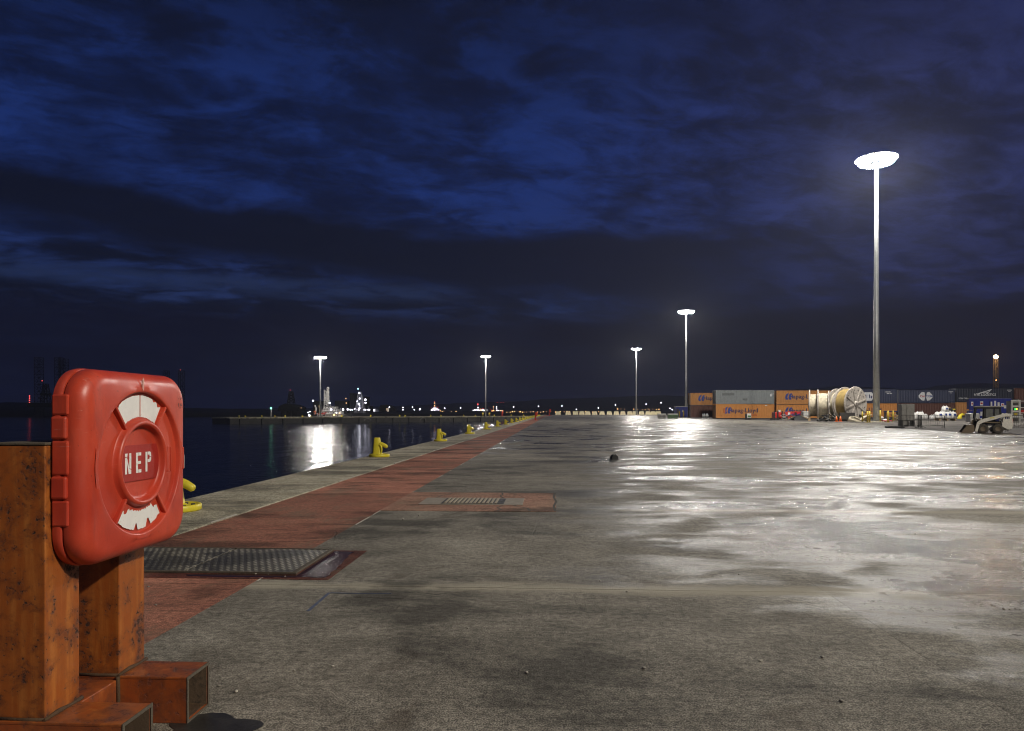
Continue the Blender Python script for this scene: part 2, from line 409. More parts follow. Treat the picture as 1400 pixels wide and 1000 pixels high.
# coping stones along the edge
cop = tag(obj('quay_coping', MB().box(XE + .03, XK - .02, -20, 411, -.22, -.03).mesh('coping_bed', M['deep'])), kind='structure')
cyv = [-6, -1.5, 3.0, 7.5, 12, 16.5, 21, 25.5, 30, 35, 40, 45, 50, 56, 62, 70, 80, 90, 105, 120, 150, 190, 240, 300, 360, 411]
for a, c in zip(cyv, cyv[1:]):
    o = slab('coping_slab', XE, XK, a, c, M['coping'], cop, top=.012, bev=.012, th=.04)
m_ = MB()
r2 = random.Random(3)
y = 3.0
while y < 70:                            # the broken pale mortar line between coping and walkway
    L = r2.uniform(.25, 1.3) * (1 + y * .02)
    if r2.random() < .55:
        wv = r2.uniform(.004, .016)
        m_.box(XK - .002 - wv, XK + .004 + wv*.3, y, y + L, .0135, .0135 + r2.uniform(.004, .012))
    y += L + r2.uniform(.02, .2)
tag(m_.build('mortar_line', M['white_line'], cop), kind='stuff')
m_ = MB(); y = .8
while y < 40:                            # thin worn white edge line on the yard side of the walkway
    L = r2.uniform(.2, 1.4)
    if r2.random() < .42: m_.box(XR + .008, XR + .008 + r2.uniform(.004, .011), y, y + L, .0005, .0045)
    y += L + r2.uniform(.02, .35)
tag(m_.build('edge_line', M['white_line'], walk), kind='stuff')

# chequer plate manhole covers and their wet red surround
def chequer():
    m, t, b = new('chequer_plate')
    P = t.n('ShaderNodeNewGeometry').outputs['Position']
    a = t.n('ShaderNodeVectorRotate', dict(rotation_type='Z_AXIS'), Vector=P, Angle=PI/4).outputs[0]
    x, y_, z = t.xyz(P)
    s1 = t.m('COSINE', t.m('MULTIPLY', x, 112.0)); s2 = t.m('COSINE', t.m('MULTIPLY', y_, 50.0))
    lug = t.ss(t.m('MULTIPLY', s1, s2), .10, .45)
    n1 = t.noise(P, 2.2, 6, .6, .8); n2 = t.noise(P, 30, 5, .7)
    c = t.mix(lug, (.10, .090, .068), (.36, .33, .25))
    dk = t.ss(n1, .46, .55)
    c = t.mix(t.m('MULTIPLY', dk, .8), c, (.040, .037, .030))
    c = t.mix(t.m('MULTIPLY', t.ss(n2, .55, .7), .4), c, (.08, .06, .04))
    t.put(b.inputs['Base Color'], c); b.inputs['Roughness'].default_value = .48; b.inputs['Metallic'].default_value = .25
    t.put(b.inputs['Normal'], t.bump(lug, .7, .008))
    return m
M['chequer'] = chequer()
M['wetred'] = concrete('wet_red_paint', (.16, .052, .036), (.10, .032, .022), .45, red=True)
M['puddle'] = paint('standing_water', (.050, .018, .012), .13, var=.3, scale=6, bump=.03)
cov = thing('manhole_cover', (-2.87, 5.84, 0), 0, 'double chequer plate manhole cover set flush in the red walkway', 'manhole cover')
MB().box(-.96, 1.20, -.62, .50, .0008, .004).build('surround', M['wetred'], cov)
MB().box(-.95, -.008, -.44, .47, .0045, .016, .003).build('cover_plate', M['chequer'], cov)
MB().box(.012, .86, -.44, .47, .0045, .016, .003).build('cover_plate', M['chequer'], cov)
fr = MB()
for q in ((-.96, .90, .472, .495), (-.96, .90, -.466, -.444), (.862, .90, -.444, .472)): fr.box(q[0], q[1], q[2], q[3], .0045, .020, .003)
fr.build('cover_frame', M['scale'], cov)
ro = random.Random(8); pud = []
def edge_pts(a, b, n, amp):
    for k in range(n):
        f = k/n; pud.append((a[0] + (b[0]-a[0])*f + ro.uniform(-amp, amp), a[1] + (b[1]-a[1])*f + ro.uniform(-amp, amp)))
edge_pts((.915, .44), (1.06, .46), 4, .012); edge_pts((1.10, .42), (1.165, -.50), 22, .016); edge_pts((1.15, -.56), (.35, -.585), 18, .012); edge_pts((.10, -.56), (.05, -.50), 3, .01); edge_pts((.3, -.478), (.90, -.474), 8, .002); edge_pts((.912, -.47), (.912, .43), 8, .002)
tag(MB().prism(pud, .0042, .0056, Matrix.Translation((-2.87, 5.84, 0))).build('puddle', M['puddle']), kind='structure')

# drain gully in its red patch
dr = thing('drain_gully', (-1.08, 9.99, 0), 0, 'slotted iron drain grate in a red painted patch of the apron', 'drain')
MB().box(-1.11, 1.13, -1.03, 1.05, .0008, .005).build('painted_patch', concrete('faded_red_patch', (.34, .185, .125), (.22, .12, .08), .42, red=True, edge_dry=True), dr)
MB().box(-.74, .68, -.44, .30, .0054, .012, .004).build('grate_frame', paint('pale_iron', (.30, .26, .2), .6, dirt=(.1,.08,.06), scale=8), dr)
MB().box(-.44, .42, -.36, .22, .0125, .0145).build('sump', paint('sump_dark', (.012, .011, .010), .5), dr)
bar = None
for k in range(13):
    x = -.385 + k * .058
    if bar is None:
        bar = MB().box(-.016, .016, -.29, .29, .0147, .026, .003).mesh('bar', paint('pale_worn_iron', (.34, .29, .2), .55, dirt=(.1, .08, .06), scale=8))
    obj('bar', bar, dr, (x, -.07, 0))
dk_ = MB()
def crack(mb, pts, wd):
    for (xa, ya), (xb, yb) in zip(pts, pts[1:]):
        d = Vector((xb-xa, yb-ya, 0)); n = Vector((-d.y, d.x, 0)).normalized()*wd
        mb.face(mb._v([(xa-n.x, ya-n.y, .0056), (xa+n.x, ya+n.y, .0056), (xb+n.x, yb+n.y, .0056), (xb-n.x, yb-n.y, .0056)]))
crack(dk_, [(-.62, .30), (-.58, .62), (-.50, .78), (-.46, 1.03)], .012)
crack(dk_, [(.38, .32), (.30, .62), (.33, .82), (.30, 1.03)], .012)
crack(dk_, [(.52, -.36), (.62, -.55), (.76, -.72), (.80, -1.0)], .014)
crack(dk_, [(.42, -.46), (.36, -.70), (.42, -.85), (.38, -1.0)], .012)
crack(dk_, [(1.12, -1.0), (1.10, -.5), (1.135, 0), (1.10, .5), (1.12, 1.03)], .016)
tag(dk_.build('crack', M['joint'], dr, fix=False), kind='stuff')

# ================================================================== LIFEBUOY HOUSING
XB = -1.75                                # plane of the posts' yard-side faces
hs = thing('lifebuoy_housing', (XB, 2.742, 1.052), 0, 'red square plastic lifebuoy housing lettered NEP with chipped white arcs', 'lifebuoy housing')
def rrect(phi, a, b, r):
    c, s = abs(math.cos(phi)), abs(math.sin(phi))
    if c > 1e-9 and a*s/c <= b - r: return a/c
    if s > 1e-9 and b*c/s <= a - r: return b/s
    cx, cyy = a - r, b - r
    B = -(c*cx + s*cyy); CC = cx*cx + cyy*cyy - r*r
    return -B + math.sqrt(max(0, B*B - CC))
NP_ = 144
def ring_pts(a, b, r, w_): return [(w_, rrect(2*PI*k/NP_, a, b, r)*math.cos(2*PI*k/NP_), rrect(2*PI*k/NP_, a, b, r)*math.sin(2*PI*k/NP_)) for k in range(NP_)]
def circ_pts(R, w_): return [(w_, R*math.cos(2*PI*k/NP_), R*math.sin(2*PI*k/NP_)) for k in range(NP_)]
HA, HB, HR = .352, .357, .125
# lid
lid = MB(); rings = []
def radd(pts): rings.append(lid._v(pts))
radd(ring_pts(HA-.012, HB-.012, HR-.012, .044)); radd(ring_pts(HA-.002, HB-.002, HR-.002, .045)); radd(ring_pts(HA, HB, HR, .049)); radd(ring_pts(HA, HB, HR, .068))
for k in range(1, 9):
    a = PI/2*k/8; f = .058
    radd(ring_pts(HA - f*(1-math.cos(a)), HB - f*(1-math.cos(a)), max(.05, HR - f*(1-math.cos(a))), .068 + f*math.sin(a)*.95))
for R, w_ in ((.300, .127), (.286, .1268), (.2825, .1262), (.2800, .1235), (.2788, .113), (.276, .1075), (.262, .1055), (.225, .108), (.185, .1095), (.176, .110), (.172, .114), (.170, .126), (.167, .132), (.161, .1355), (.155, .1355), (.150, .132), (.148, .128), (.146, .118), (.143, .111), (.139, .1075), (.130, .106), (.06, .106), (.001, .106)):
    radd(circ_pts(R, w_))
lid.skin(rings); lid.face(rings[-1])
lid_o = lid.build('lid', M['red_plastic'], hs)
def soft(o, ang=35):
    for p in o.data.polygons: p.use_smooth = True
    try: o.data.set_sharp_from_angle(angle=math.radians(ang))
    except Exception: pass
soft(lid_o, 40)
# back shell with a lip round the lid
bk = MB(); rings = []
for a_, b_, r_, w_ in ((HA-.06, HB-.06, HR-.05, .0), (HA-.012, HB-.012, HR-.012, .001), (HA, HB, HR, .006), (HA+.003, HB+.003, HR+.003, .020), (HA+.003, HB+.003, HR+.003, .034), (HA, HB, HR, .039), (HA-.02, HB-.02, HR-.02, .040)):
    rings.append(bk._v(ring_pts(a_, b_, r_, w_)))
bk.skin(rings); bk.face(rings[0][::-1]); bk.face(rings[-1])
soft(bk.build('back_shell', M['red_plastic'], hs), 40)
# hinge knuckles on the left edge
for z0, z1, dy, w1 in ((.105, .185, -.011, .062), (-.105, -.025, -.011, .062)):
    MB().box(.004, w1, -HA + dy, -HA + .03, z0, z1, .009, seg=3).build('hinge_knuckle', M['red_plastic'], hs)
for z0, z1 in ((.19, .262), (-.02, .1), (-.20, -.11)):
    MB().box(.006, .066, -HA - .0065, -HA + .03, z0, z1, .006, seg=2).build('hinge_leaf', M['red_plastic'], hs)
# four radial ribs across the ring
for a in (52, 128, 232, 308):
    Mx = Matrix.Rotation(math.radians(a), 4, 'X')
    o = MB().box(.104, .1245, .168, .2805, -.0055, .0055, .003, M=Mx).build('rib', M['red_plastic'], hs)
# chipped white arcs
r3 = random.Random(11)
def arc(a0, a1, R0, R1, w_, chips_in, chips_out):
    mb = MB(); n = 60; A = []; B = []
    for i in range(n + 1):
        a = math.radians(a0 + (a1-a0)*i/n); e = min(i, n-i)/n
        ri = R0 + (r3.random()*.010*chips_in) + (chips_in*.018*r3.random() if e < .12 else 0); ro = R1 - r3.random()*.006*chips_out - (chips_out*.01*r3.random() if e < .1 else 0)
        for c, cw, cdp, outer in chip:
            dd = abs(math.degrees(a) - c)
            if dd < cw:
                if outer: ro -= cdp*(1-dd/cw)**.5
                else: ri += cdp*(1-dd/cw)**.5
        A.append((ri, a)); B.append((ro, a))
    va = mb._v([(w_, r*math.cos(a), r*math.sin(a)) for r, a in A]); vb = mb._v([(w_, r*math.cos(a), r*math.sin(a)) for r, a in B])
    vm = []
    for i in range(n): mb.face([va[i], vb[i], vb[i+1], va[i+1]])
    return mb
chip = [(60, 3, .012, True), (68, 2, .008, True), (123, 2, .01, True)]
arc(56, 124, .180, .268, .1112, .25, .35).build('white_arc', M['white_paint'], hs)
chip = [(264, 2.2, .028, True), (284, 2.5, .034, True), (281, 2, .02, True), (300, 5, .016, False), (240, 5, .012, False)]
arc(237, 303, .186, .266, .1112, .9, .5).build('white_arc', M['white_paint'], hs)
MB().box(.1114, .1130, -.0015, .0015, .182, .268).build('seam', M['red_plastic'], hs)
# recessed band with the stencilled letters
band = MB(); v = []
hb = .062
for sg in range(25):
    yb = -.118 + .236*sg/24
    v.append((yb, hb))
band.prism([(.1375*math.cos(math.radians(a)), .1375*math.sin(math.radians(a))) for a in (-31, -20, -10, 0, 10, 20, 31, 149, 160, 170, 180, 190, 200, 211)], .1062, .1105, axis='x')
band.build('letter_band', paint('darker_red_plastic', (.36, .022, .014), .5, var=.1, scale=8), hs)
def strokes(polys, y0):
    mb = MB()
    for p in polys: mb.prism([(y0 + u, v_) for u, v_ in p], .1107, .1116, axis='x')
    return mb
h = .040; wd = .0125; wl = .040
Nn = [[(0, -h), (wd, -h), (wd, h*.55), (0, h*.62)], [(0, h*.70), (wd*1.05, h*.62), (wd*1.3, h), (0, h)], [(wl-wd, -h*.42), (wl, -h*.55), (wl, h), (wl-wd, h)], [(wd*1.1, h*.52), (wl-wd*.9, -h*.52), (wl, -h*.62), (wl, -h), (wl-wd*1.3, -h), (wd*1.1, h*.02)]]
Ee = [[(0, -h), (wd, -h), (wd, h), (0, h)], [(wd*1.25, h-wd), (wl*.88, h-wd), (wl*.88, h), (wd*1.25, h)], [(wd*1.0, -wd*.45), (wl*.84, -wd*.45), (wl*.84, wd*.5), (wd*1.0, wd*.5)], [(wd*1.25, -h), (wl*.9, -h), (wl*.9, -h+wd), (wd*1.25, -h+wd)]]
Pp = [[(0, -h), (wd, -h), (wd, h), (0, h)], [(wd*1.25, h-wd), (wl*.7, h-wd), (wl*.74, h*.52), (wl, h*.52), (wl*.95, h*.86), (wl*.8, h), (wd*1.25, h)], [(wd*1.25, -wd*.2), (wl*.8, -wd*.2), (wl*.96, h*.14), (wl, h*.46), (wl*.74, h*.46), (wl*.68, wd*.75), (wd*1.25, wd*.75)]]
for nm, polys, y0 in (('N', Nn, -.098), ('E', Ee, -.026), ('P', Pp, .040)):
    strokes(polys, y0).build('letter', M['white_paint'], hs)
# latch on the rounded right edge, embossed plate, smears
LM = Matrix.Translation((.1162, .3215, .0)) @ Matrix.Rotation(math.radians(29), 4, 'Z')
lt = MB().box(-.004, .004, -.017, .017, -.050, .046, .003, M=LM).build('latch', M['red_plastic'], hs)
MB().box(.0042, .0056, -.013, .011, -.046, .012, .0006, M=LM).build('white_tab', M['white_paint'], lt)
MB().box(.0042, .0052, -.013, .012, .022, .042, M=LM).build('slot', paint('slot_black', (.01, .008, .008), .6), lt)
ep = MB()
for q in ((.205, .232, .052, .054), (.205, .232, -.054, -.052), (.204, .206, -.054, .054), (.231, .233, -.054, .054)): ep.box(.104, .1105, *q)
ep.build('embossed_plate', M['red_plastic'], hs)
M['scuff'] = paint('pale_scuffed_plastic', (.62, .33, .27), .5, dirt=(.5, .1, .07), dirt_amt=.9, scale=40)
sm = MB()
for k in range(16):
    yy = r3.gauss(.285, .014); zz_ = r3.gauss(.235, .020); q = r3.uniform(.002, .005)
    sm.box(.1273, .1277, yy, yy + q, zz_, zz_ + q*r3.uniform(.6, 2.2))
tag(sm.build('smear', M['black_mark'], hs), kind='stuff')
MB().prism([(-.010, .292), (-.004, .284), (.001, .290), (.003, .322), (-.002, .338), (-.008, .325)], .1255, .1283, axis='x').build('scuff', M['scuff'], hs)

# ================================================================== STEEL FRAME
fr_t = thing('steel_stand', (0, 0, 0), 0, 'rusty orange box-section steel stand on the ground, carrying the red housing', 'steel stand')
S = .18
for y0 in (2.362, 2.782):
    p = MB().box(XB - S, XB, y0, y0 + S, .187, 1.136, .004).build('post', M['frame'], fr_t)
    MB().box(XB - S - .003, XB + .003, y0 - .003, y0 + S + .003, 1.137, 1.147, .003).build('cap_plate', M['scale'], p)
    wb = MB()
    wb.tube([(XB + .004, y0 - .01, .190), (XB + .005, y0 + .06, .194), (XB + .004, y0 + .13, .189), (XB + .003, y0 + S + .01, .191)], .007, 6, [.006, .009, .006, .008])
    wb.tube([(XB - S, y0 - .003, .190), (XB - .09, y0 - .004, .189), (XB + .004, y0 - .003, .190)], .0065, 6)
    wb.build('weld_bead', M['weld'], p)
M['inner'] = paint('dirty_inner_rust', (.115, .075, .045), .85, dirt=(.03, .024, .018), dirt_amt=.9, scale=7, bump=.25)
def foot(y0):
    x0, x1, z1, tk = XB - .55, -1.462, .187, .011
    f = MB().box(x0, x1, y0, y0 + S, z1 - tk, z1, .0025)
    f.box(x0, x1, y0, y0 + S, 0.001, tk, .0025); f.box(x0, x1, y0, y0 + tk, tk, z1 - tk); f.box(x0, x1, y0 + S - tk, y0 + S, tk, z1 - tk)
    o = f.build('foot', M['frame'], fr_t)
    e = MB(); q = .0015
    e.box(x1 - .002, x1 + q, y0 - q, y0 + tk, -.0 + .001, z1 + q); e.box(x1 - .002, x1 + q, y0 + S - tk, y0 + S + q, .001, z1 + q)
    e.box(x1 - .002, x1 + q, y0 + tk + .0005, y0 + S - tk - .0005, z1 - tk, z1 + q); e.box(x1 - .002, x1 + q, y0 + tk + .0005, y0 + S - tk - .0005, .001, tk)
    e.build('cut_edge', M['scale'], o)
    ln = MB()
    ln.box(x0 + .05, x1 - .004, y0 + tk + .0008, y0 + tk + .003, tk + .001, z1 - tk - .001); ln.box(x0 + .05, x1 - .004, y0 + S - tk - .003, y0 + S - tk - .0008, tk + .001, z1 - tk - .001); ln.box(x0 + .05, x1 - .004, y0 + tk + .0035, y0 + S - tk - .0035, z1 - tk - .003, z1 - tk - .0008)
    ln.build('inner_rust', M['inner'], o)
    MB().box(x0 + .1, x1 - .01, y0 + tk + .001, y0 + S - tk - .001, tk + .001, tk + .004).build('rust_bed', M['weld'], o)
    inn = MB(); inn.box(x0 + .02, x0 + .03, y0 + tk, y0 + S - tk, tk + .005, z1 - tk); inn.build('end_plate', M['scale'], o)
foot(2.345); foot(2.775)
MB().box(XB - S, XB - .002, 2.528, 2.773, .001, .173, .004).build('beam', M['frame'], fr_t)
MB().tube([(XB + .002, 2.772, .0), (XB + .004, 2.773, .10), (XB + .002, 2.772, .186)], .008, 6).build('weld_bead', M['weld'], fr_t)
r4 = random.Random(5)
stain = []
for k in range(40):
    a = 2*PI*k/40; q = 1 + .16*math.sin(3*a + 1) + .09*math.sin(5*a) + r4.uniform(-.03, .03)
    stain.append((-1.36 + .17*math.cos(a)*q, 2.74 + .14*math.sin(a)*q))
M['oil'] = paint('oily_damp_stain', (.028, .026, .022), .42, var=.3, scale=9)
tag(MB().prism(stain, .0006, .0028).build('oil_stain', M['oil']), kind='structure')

# ================================================================== FLOODLIGHT MASTS
flood_me = MB().prism([(-.24, -.12), (.24, -.12), (.38, .10), (-.38, .10)], -.36, .36, axis='y').mesh('floodlight', M['lampbody'])
lens_me = MB().prism([(-.36, -.34), (.36, -.34), (.36, .34), (-.36, .34)], .101, .125).mesh('lens', M['lens'])
def mast(loc, H, label, watts, scale=1.0, nfl=16):
    g = thing('floodlight_mast', loc, 0, label, 'floodlight mast', 'floodlight masts')
    r0, r1 = .42*scale, .20*scale
    p = MB()
    prof = [(r0*1.0, .05)]
    for f_ in (.33, .335, .62, .625): prof.append(((r0 + (r1-r0)*f_)*(1.0 if f_ in (.33, .62) else .95), H*f_))
    prof += [(r1, H - .3), (0, H - .28)]
    p.lathe([(0, .05)] + prof, 16); p.build('pole', M['galv'], g)
    MB().lathe([(0, 0), (r0*1.7, 0), (r0*1.7, .06), (r0*1.05, .07), (0, .07)], 20).build('base_plate', M['galv'], g)
    MB().box(-.13, .13, -r0 - .015, -r0*.8, .9, 1.9, .02).build('access_door', M['lampbody'], g)
    hr = MB(); R = 2.2*scale
    hr.tube([(R*math.cos(2*PI*k/32), R*math.sin(2*PI*k/32), H - .25) for k in range(33)], .07, 6)
    for k in range(4):
        a = PI/2*k + .3; hr.cyl((0, 0, H - .3), (R*math.cos(a), R*math.sin(a), H - .25), .06, n=6)
    hr.cyl((0, 0, H - .6), (0, 0, H - .1), .35*scale, n=12)
    hr.build('lamp_ring', M['galv'], g)
    for k in range(nfl + 9):
        a = 2*PI*k/nfl + .1; R = 2.2*scale
        if k >= nfl: a = 2*PI*(k - nfl)/9; R = 1.25*scale  # inner ring of lamps added to fill out the head's white glare
        f_ = obj('floodlight', flood_me, g, (R*math.cos(a), R*math.sin(a), H - .62))
        # aim 62 degrees below level, outwards
        f_.rotation_euler = (0, PI/2 + math.radians(38), a); f_.scale = (scale,)*3
        obj('lens', lens_me, f_)
    for k in range(3):
        a = 2*PI*k/3 + .6
        lamp('floodlight_glow', (loc[0] + 2.3*math.cos(a), loc[1] + 2.3*math.sin(a), loc[2] + H - 1.2), watts/3, radius=.7)
    return g
def mast_at(x, d, T, z, label, watts, **k):
    return mast(tuple(PX(x, d, z)), T, label, watts, **k)
ZP = -.6
mast_at(1198, 93.5, 35, 0, 'tallest looking grey floodlight mast, next to the cable reels', MAST_W)
mast_at(938, 227, 34, 0, 'floodlight mast with its foot beside the blue cabin and container stacks', MAST_W*.62)
mast_at(870, 366, 34.6, 0, 'floodlight mast rising behind the row of concrete blocks at the quay end', MAST_W*.55)
mast_at(664, 369, 31.5, ZP, 'floodlight mast on the far pier between two yellow posts', PIER_W)
mast_at(438, 304, 26.0, ZP, 'floodlight mast on the far pier in front of the white ship', PIER_W)
# ================================================================== QUAY FURNITURE
M['yellow'] = paint('bright_yellow_paint', (.72, .60, .035), .42, var=.12, dirt=(.22, .15, .03), dirt_amt=.55, scale=7)
M['yellow2'] = paint('ochre_post_paint', (.50, .36, .03), .5, dirt=(.12, .09, .03), dirt_amt=.6, scale=5)
M['dark'] = paint('black_rubber', (.018, .018, .018), .7, var=.3)
M['char'] = paint('dark_steel', (.05, .048, .045), .55, dirt=(.09, .05, .03), dirt_amt=.5, scale=5)
M['grey'] = paint('mid_grey_paint', (.30, .29, .26), .6, dirt=(.10, .09, .08), dirt_amt=.5, scale=3)
M['white'] = paint('off_white_paint', (.62, .61, .57), .5, dirt=(.20, .17, .13), dirt_amt=.6, scale=3)
M['timber'] = paint('weathered_timber', (.30, .21, .11), .8, var=.35, dirt=(.08, .05, .03), dirt_amt=.6, scale=6)
M['redp'] = paint('red_machine_paint', (.48, .025, .018), .45, dirt=(.10, .02, .015), dirt_amt=.5, scale=5)
M['bluep'] = paint('blue_container_paint', (.022, .034, .26), .5, dirt=(.02, .02, .06), dirt_amt=.5, scale=2)
M['bag'] = paint('white_woven_bag', (.66, .65, .62), .8, var=.2, dirt=(.25, .22, .2), dirt_amt=.5, scale=5, bump=.5)
M['navy'] = paint('navy_print', (.012, .018, .085), .5)
M['blueink'] = paint('blue_print', (.02, .05, .25), .5)
M['redink'] = paint('red_print', (.42, .02, .03), .5)
M['whiteink'] = paint('white_print', (.72, .72, .72), .5, dirt=(.3, .3, .3), dirt_amt=.4)
M['yardgravel'] = paint('dull_grey_gravel', (.115, .105, .095), .95, var=.4, dirt=(.05, .045, .04), dirt_amt=.6, scale=.35, bump=.6, spec=.15)
M['glass'] = paint('dusty_cab_glass', (.15, .155, .145), .25, dirt=(.06, .06, .055), dirt_amt=.6, scale=6)
M['cone'] = paint('orange_plastic', (.75, .16, .02), .5)
M['green'] = paint('faded_green_cover', (.07, .16, .05), .7, dirt=(.2, .2, .18), dirt_amt=.6)
def bollard_parts():
    b = MB().lathe([(0, 0), (.33, 0), (.345, .02), (.345, .085), (.33, .10), (.295, .10), (.285, .075), (.16, .075), (.13, .10), (0, .10)], 28)
    base = b.mesh('base_ring', M['yellow'])
    c = MB(); rings = []
    for z, wx, wy, ox in ((.076, .17, .14, -.06), (.12, .155, .125, -.065), (.25, .145, .11, -.07), (.45, .125, .095, -.075), (.62, .105, .085, -.08), (.645, .095, .075, -.08), (.65, .07, .05, -.08)):
        rings.append(c._v([(ox + wx*math.copysign(abs(math.cos(2*PI*k/20))**.6, math.cos(2*PI*k/20)), wy*math.copysign(abs(math.sin(2*PI*k/20))**.6, math.sin(2*PI*k/20)), z) for k in range(20)]))
    c.skin(rings); c.face(rings[0][::-1]); c.face(rings[-1])
    col = c.mesh('column', M['yellow'])
    hn = MB().tube([(-.06, 0, .44), (.06, -.02, .43), (.16, -.03, .40), (.26, -.04, .345), (.285, -.042, .33)], .06, 10, [.085, .075, .066, .06, .035]).mesh('horn', M['yellow'])
    lp = MB().tube([(.02, -.09, .42), (.085, -.10, .36), (.10, -.10, .27), (.09, -.09, .18), (.05, -.07, .11), (-.02, -.05, .09)], .035, 8).mesh('loop', M['yellow'])
    bl = MB()
    for k in range(6):
        a = 2*PI*k/6 + .4; bl.cyl((.22*math.cos(a), .22*math.sin(a), .074), (.22*math.cos(a), .22*math.sin(a), .10), .03, n=6, smooth=False)
    return base, col, hn, lp, bl.mesh('bolt', M['char'])
BP = bollard_parts()
def bollard(x, y, z, label, rz=0.0, s=1.0, group='yellow bollards along the quay edge', parts=True):
    g = thing('mooring_bollard', (x, y, z), rz, label, 'bollard', group); g.scale = (s, s, s)
    for nm, me in zip(('base_ring', 'column', 'horn', 'loop', 'bolt'), BP):
        if parts or nm in ('base_ring', 'column', 'horn'): tag(obj(nm, me, g), kind='stuff' if nm == 'bolt' else None)
    return g
ords = ['yellow hooked bollard nearest the camera, half hidden behind the red housing', 'yellow hooked bollard standing clear against the dark water, second along the quay',
        'third yellow bollard along the quay edge, well short of the bright water reflection', 'fourth yellow bollard, in front of the left part of the bright water glitter',
        'fifth yellow bollard, at the right end of the bright water glitter', 'sixth yellow bollard along the quay edge', 'seventh yellow bollard along the quay edge', 'eighth yellow bollard along the quay edge']
for k in range(26):
    y = 8.75 + 10.95*k
    lab = ords[k] if k < len(ords) else 'small far yellow bollard in the dense end of the quay-edge row'
    bollard(-4.84 + (.10 if k == 0 else 0), y, .0122, lab, s=.83, parts=k < 10)
for k, x in enumerate((327, 335.5, 358, 376, 390, 413.5, 425, 467.5, 507, 546.5, 554, 589, 603, 634, 650, 676, 699, 716)):
    d = (277 + 123*((-110 - (x-700)/972*277)/((x-700)/972*123 - 128.5) if True else 0))
    kk = ((x-700)/972*277 + 110)/(128.5 - (x-700)/972*123); d = 277 + 123*kk - .0
    p = PX(x, d + 1.2, ZP)
    bollard(p.x, p.y, p.z, 'tiny yellow bollard on the rim of the far pier', TH, 1.35, 'yellow bollards on the far pier', parts=False)

# far pier
A = W(-110, 277); B = W(20.5, 402)
dv = (B - A).normalized(); nv = Vector((-dv.y, dv.x, 0))
if nv.y < 0: nv = -nv
pier = thing('pier', (0, 0, 0), 0, 'long low concrete pier across the water, carrying two floodlight masts', 'pier')
def quad_prism(pts, z0, z1, name, mat, parent):
    return MB().prism([(p.x, p.y) for p in pts], z0, z1).build(name, mat, parent)
quad_prism([A + nv*.25 + dv*.25, B + nv*.25, B + nv*18, A + nv*18 + dv*.25], ZW - 2.5, ZP - .55, 'wall', M['deep'], pier)
quad_prism([A, B, B + nv*18.3, A + nv*18.3], ZP - .54, ZP, 'deck', M['coping'], pier)
L = (B - A).length; k = 0
fen = None
while k*9.0 + 4 < L:
    p = A + dv*(k*9.0 + 4) + nv*.12
    if fen is None: fen = MB().box(-.25, .25, -.12, .12, ZW - .5, ZP - .6).mesh('fender', M['dark'])
    o = obj('fender', fen, pier, (p.x, p.y, 0), (0, 0, TH)); k += 1
for x in (500, 575, 608):                # pale tyre-like arcs hung on the pier face
    kk = ((x-700)/972*277 + 110)/(128.5 - (x-700)/972*123); p = A + dv*(kk*L) - nv*.1
    mb = MB().tube([(1.7*math.cos(a*PI/10), 0, -.2 + 1.2*math.sin(a*PI/10)) for a in range(11)], .11, 6)
    o = mb.build('pipe_hoop', M['grey'], pier); o.location = (p.x, p.y, -2.3); o.rotation_euler = (0, 0, math.atan2(dv.y, dv.x))
# green light post near the pier's tip
def light_post(x, d, z0, y_top, mat, label, r=.35, cat='light', group=None, postmat=None, name='beacon_light', pr=.09):
    zt = ZY(y_top, d); p = PX(x, d, z0)
    g = thing(name, tuple(p), 0, label, cat, group)
    MB().cyl((0, 0, 0), (0, 0, max(.5, zt - z0 - r)), pr, n=6).build('post', postmat or M['char'], g)
    MB().ball((0, 0, zt - z0), r, 8, 6).build('bulb', mat, g); return g
E = {}
E['white'] = glow('cold_white_light', (.86, .84, 1.0), 5.0)
E['warm'] = glow('sodium_light', (1.0, .50, .18), 3.2)
E['dimwarm'] = glow('dim_sodium_light', (1.0, .55, .25), .9)
E['red'] = glow('red_light', (1.0, .10, .10), 2.5)
E['green'] = glow('green_light', (.25, 1.0, .55), 3.0)
E['cyan'] = glow('pale_blue_light', (.5, .9, 1.0), 3.0)
light_post(370.5, 292, ZP, 558.5, E['green'], 'green navigation light on a thin grey post near the pier tip', .38, 'beacon', None, M['galv'], pr=.22)
# two yellow posts by the pier mast, red lifebuoy posts on the pier and at the quay end
for i, x in enumerate((660.2, 669.2)):
    p = PX(x, 366, ZP)
    g = thing('guard_post', tuple(p), 0, ('yellow guard post just left of the far pier mast', 'yellow guard post just right of the far pier mast')[i], 'post', 'yellow posts by the pier mast')
    MB().cyl((0, 0, 0), (0, 0, 1.75), .42, n=10).build('post', M['yellow2'], g); MB().lathe([(.42, 1.75), (.35, 1.85), (0, 1.9)], 10).build('cap', M['yellow2'], g)
for x, d, lab in ((732, 118, 'red lifebuoy post at the edge of the red walkway, nearer of the far pair'), (751, 285, 'small red lifebuoy post beside the first concrete block'), (686.5, 380, 'red lifebuoy post on the far pier right of its mast')):
    s = 1.0 if d < 200 else 2.0
    p = PX(x, d, 0 if d < 300 else ZP)
    g = thing('lifebuoy_post', tuple(p), 0, lab, 'lifebuoy post', 'red lifebuoy posts'); g.scale = (s, s, s)
    MB().box(-.11, .11, -.09, .09, .08, 1.15, .01).build('post', M['redp'], g)
    MB().box(-.48, .48, -.22, .22, 0, .08, .01).build('foot', M['redp'], g)
    MB().box(-.02, .34, -.37, .37, .70, 1.36, .06).build('housing', M['red_plastic'], g)

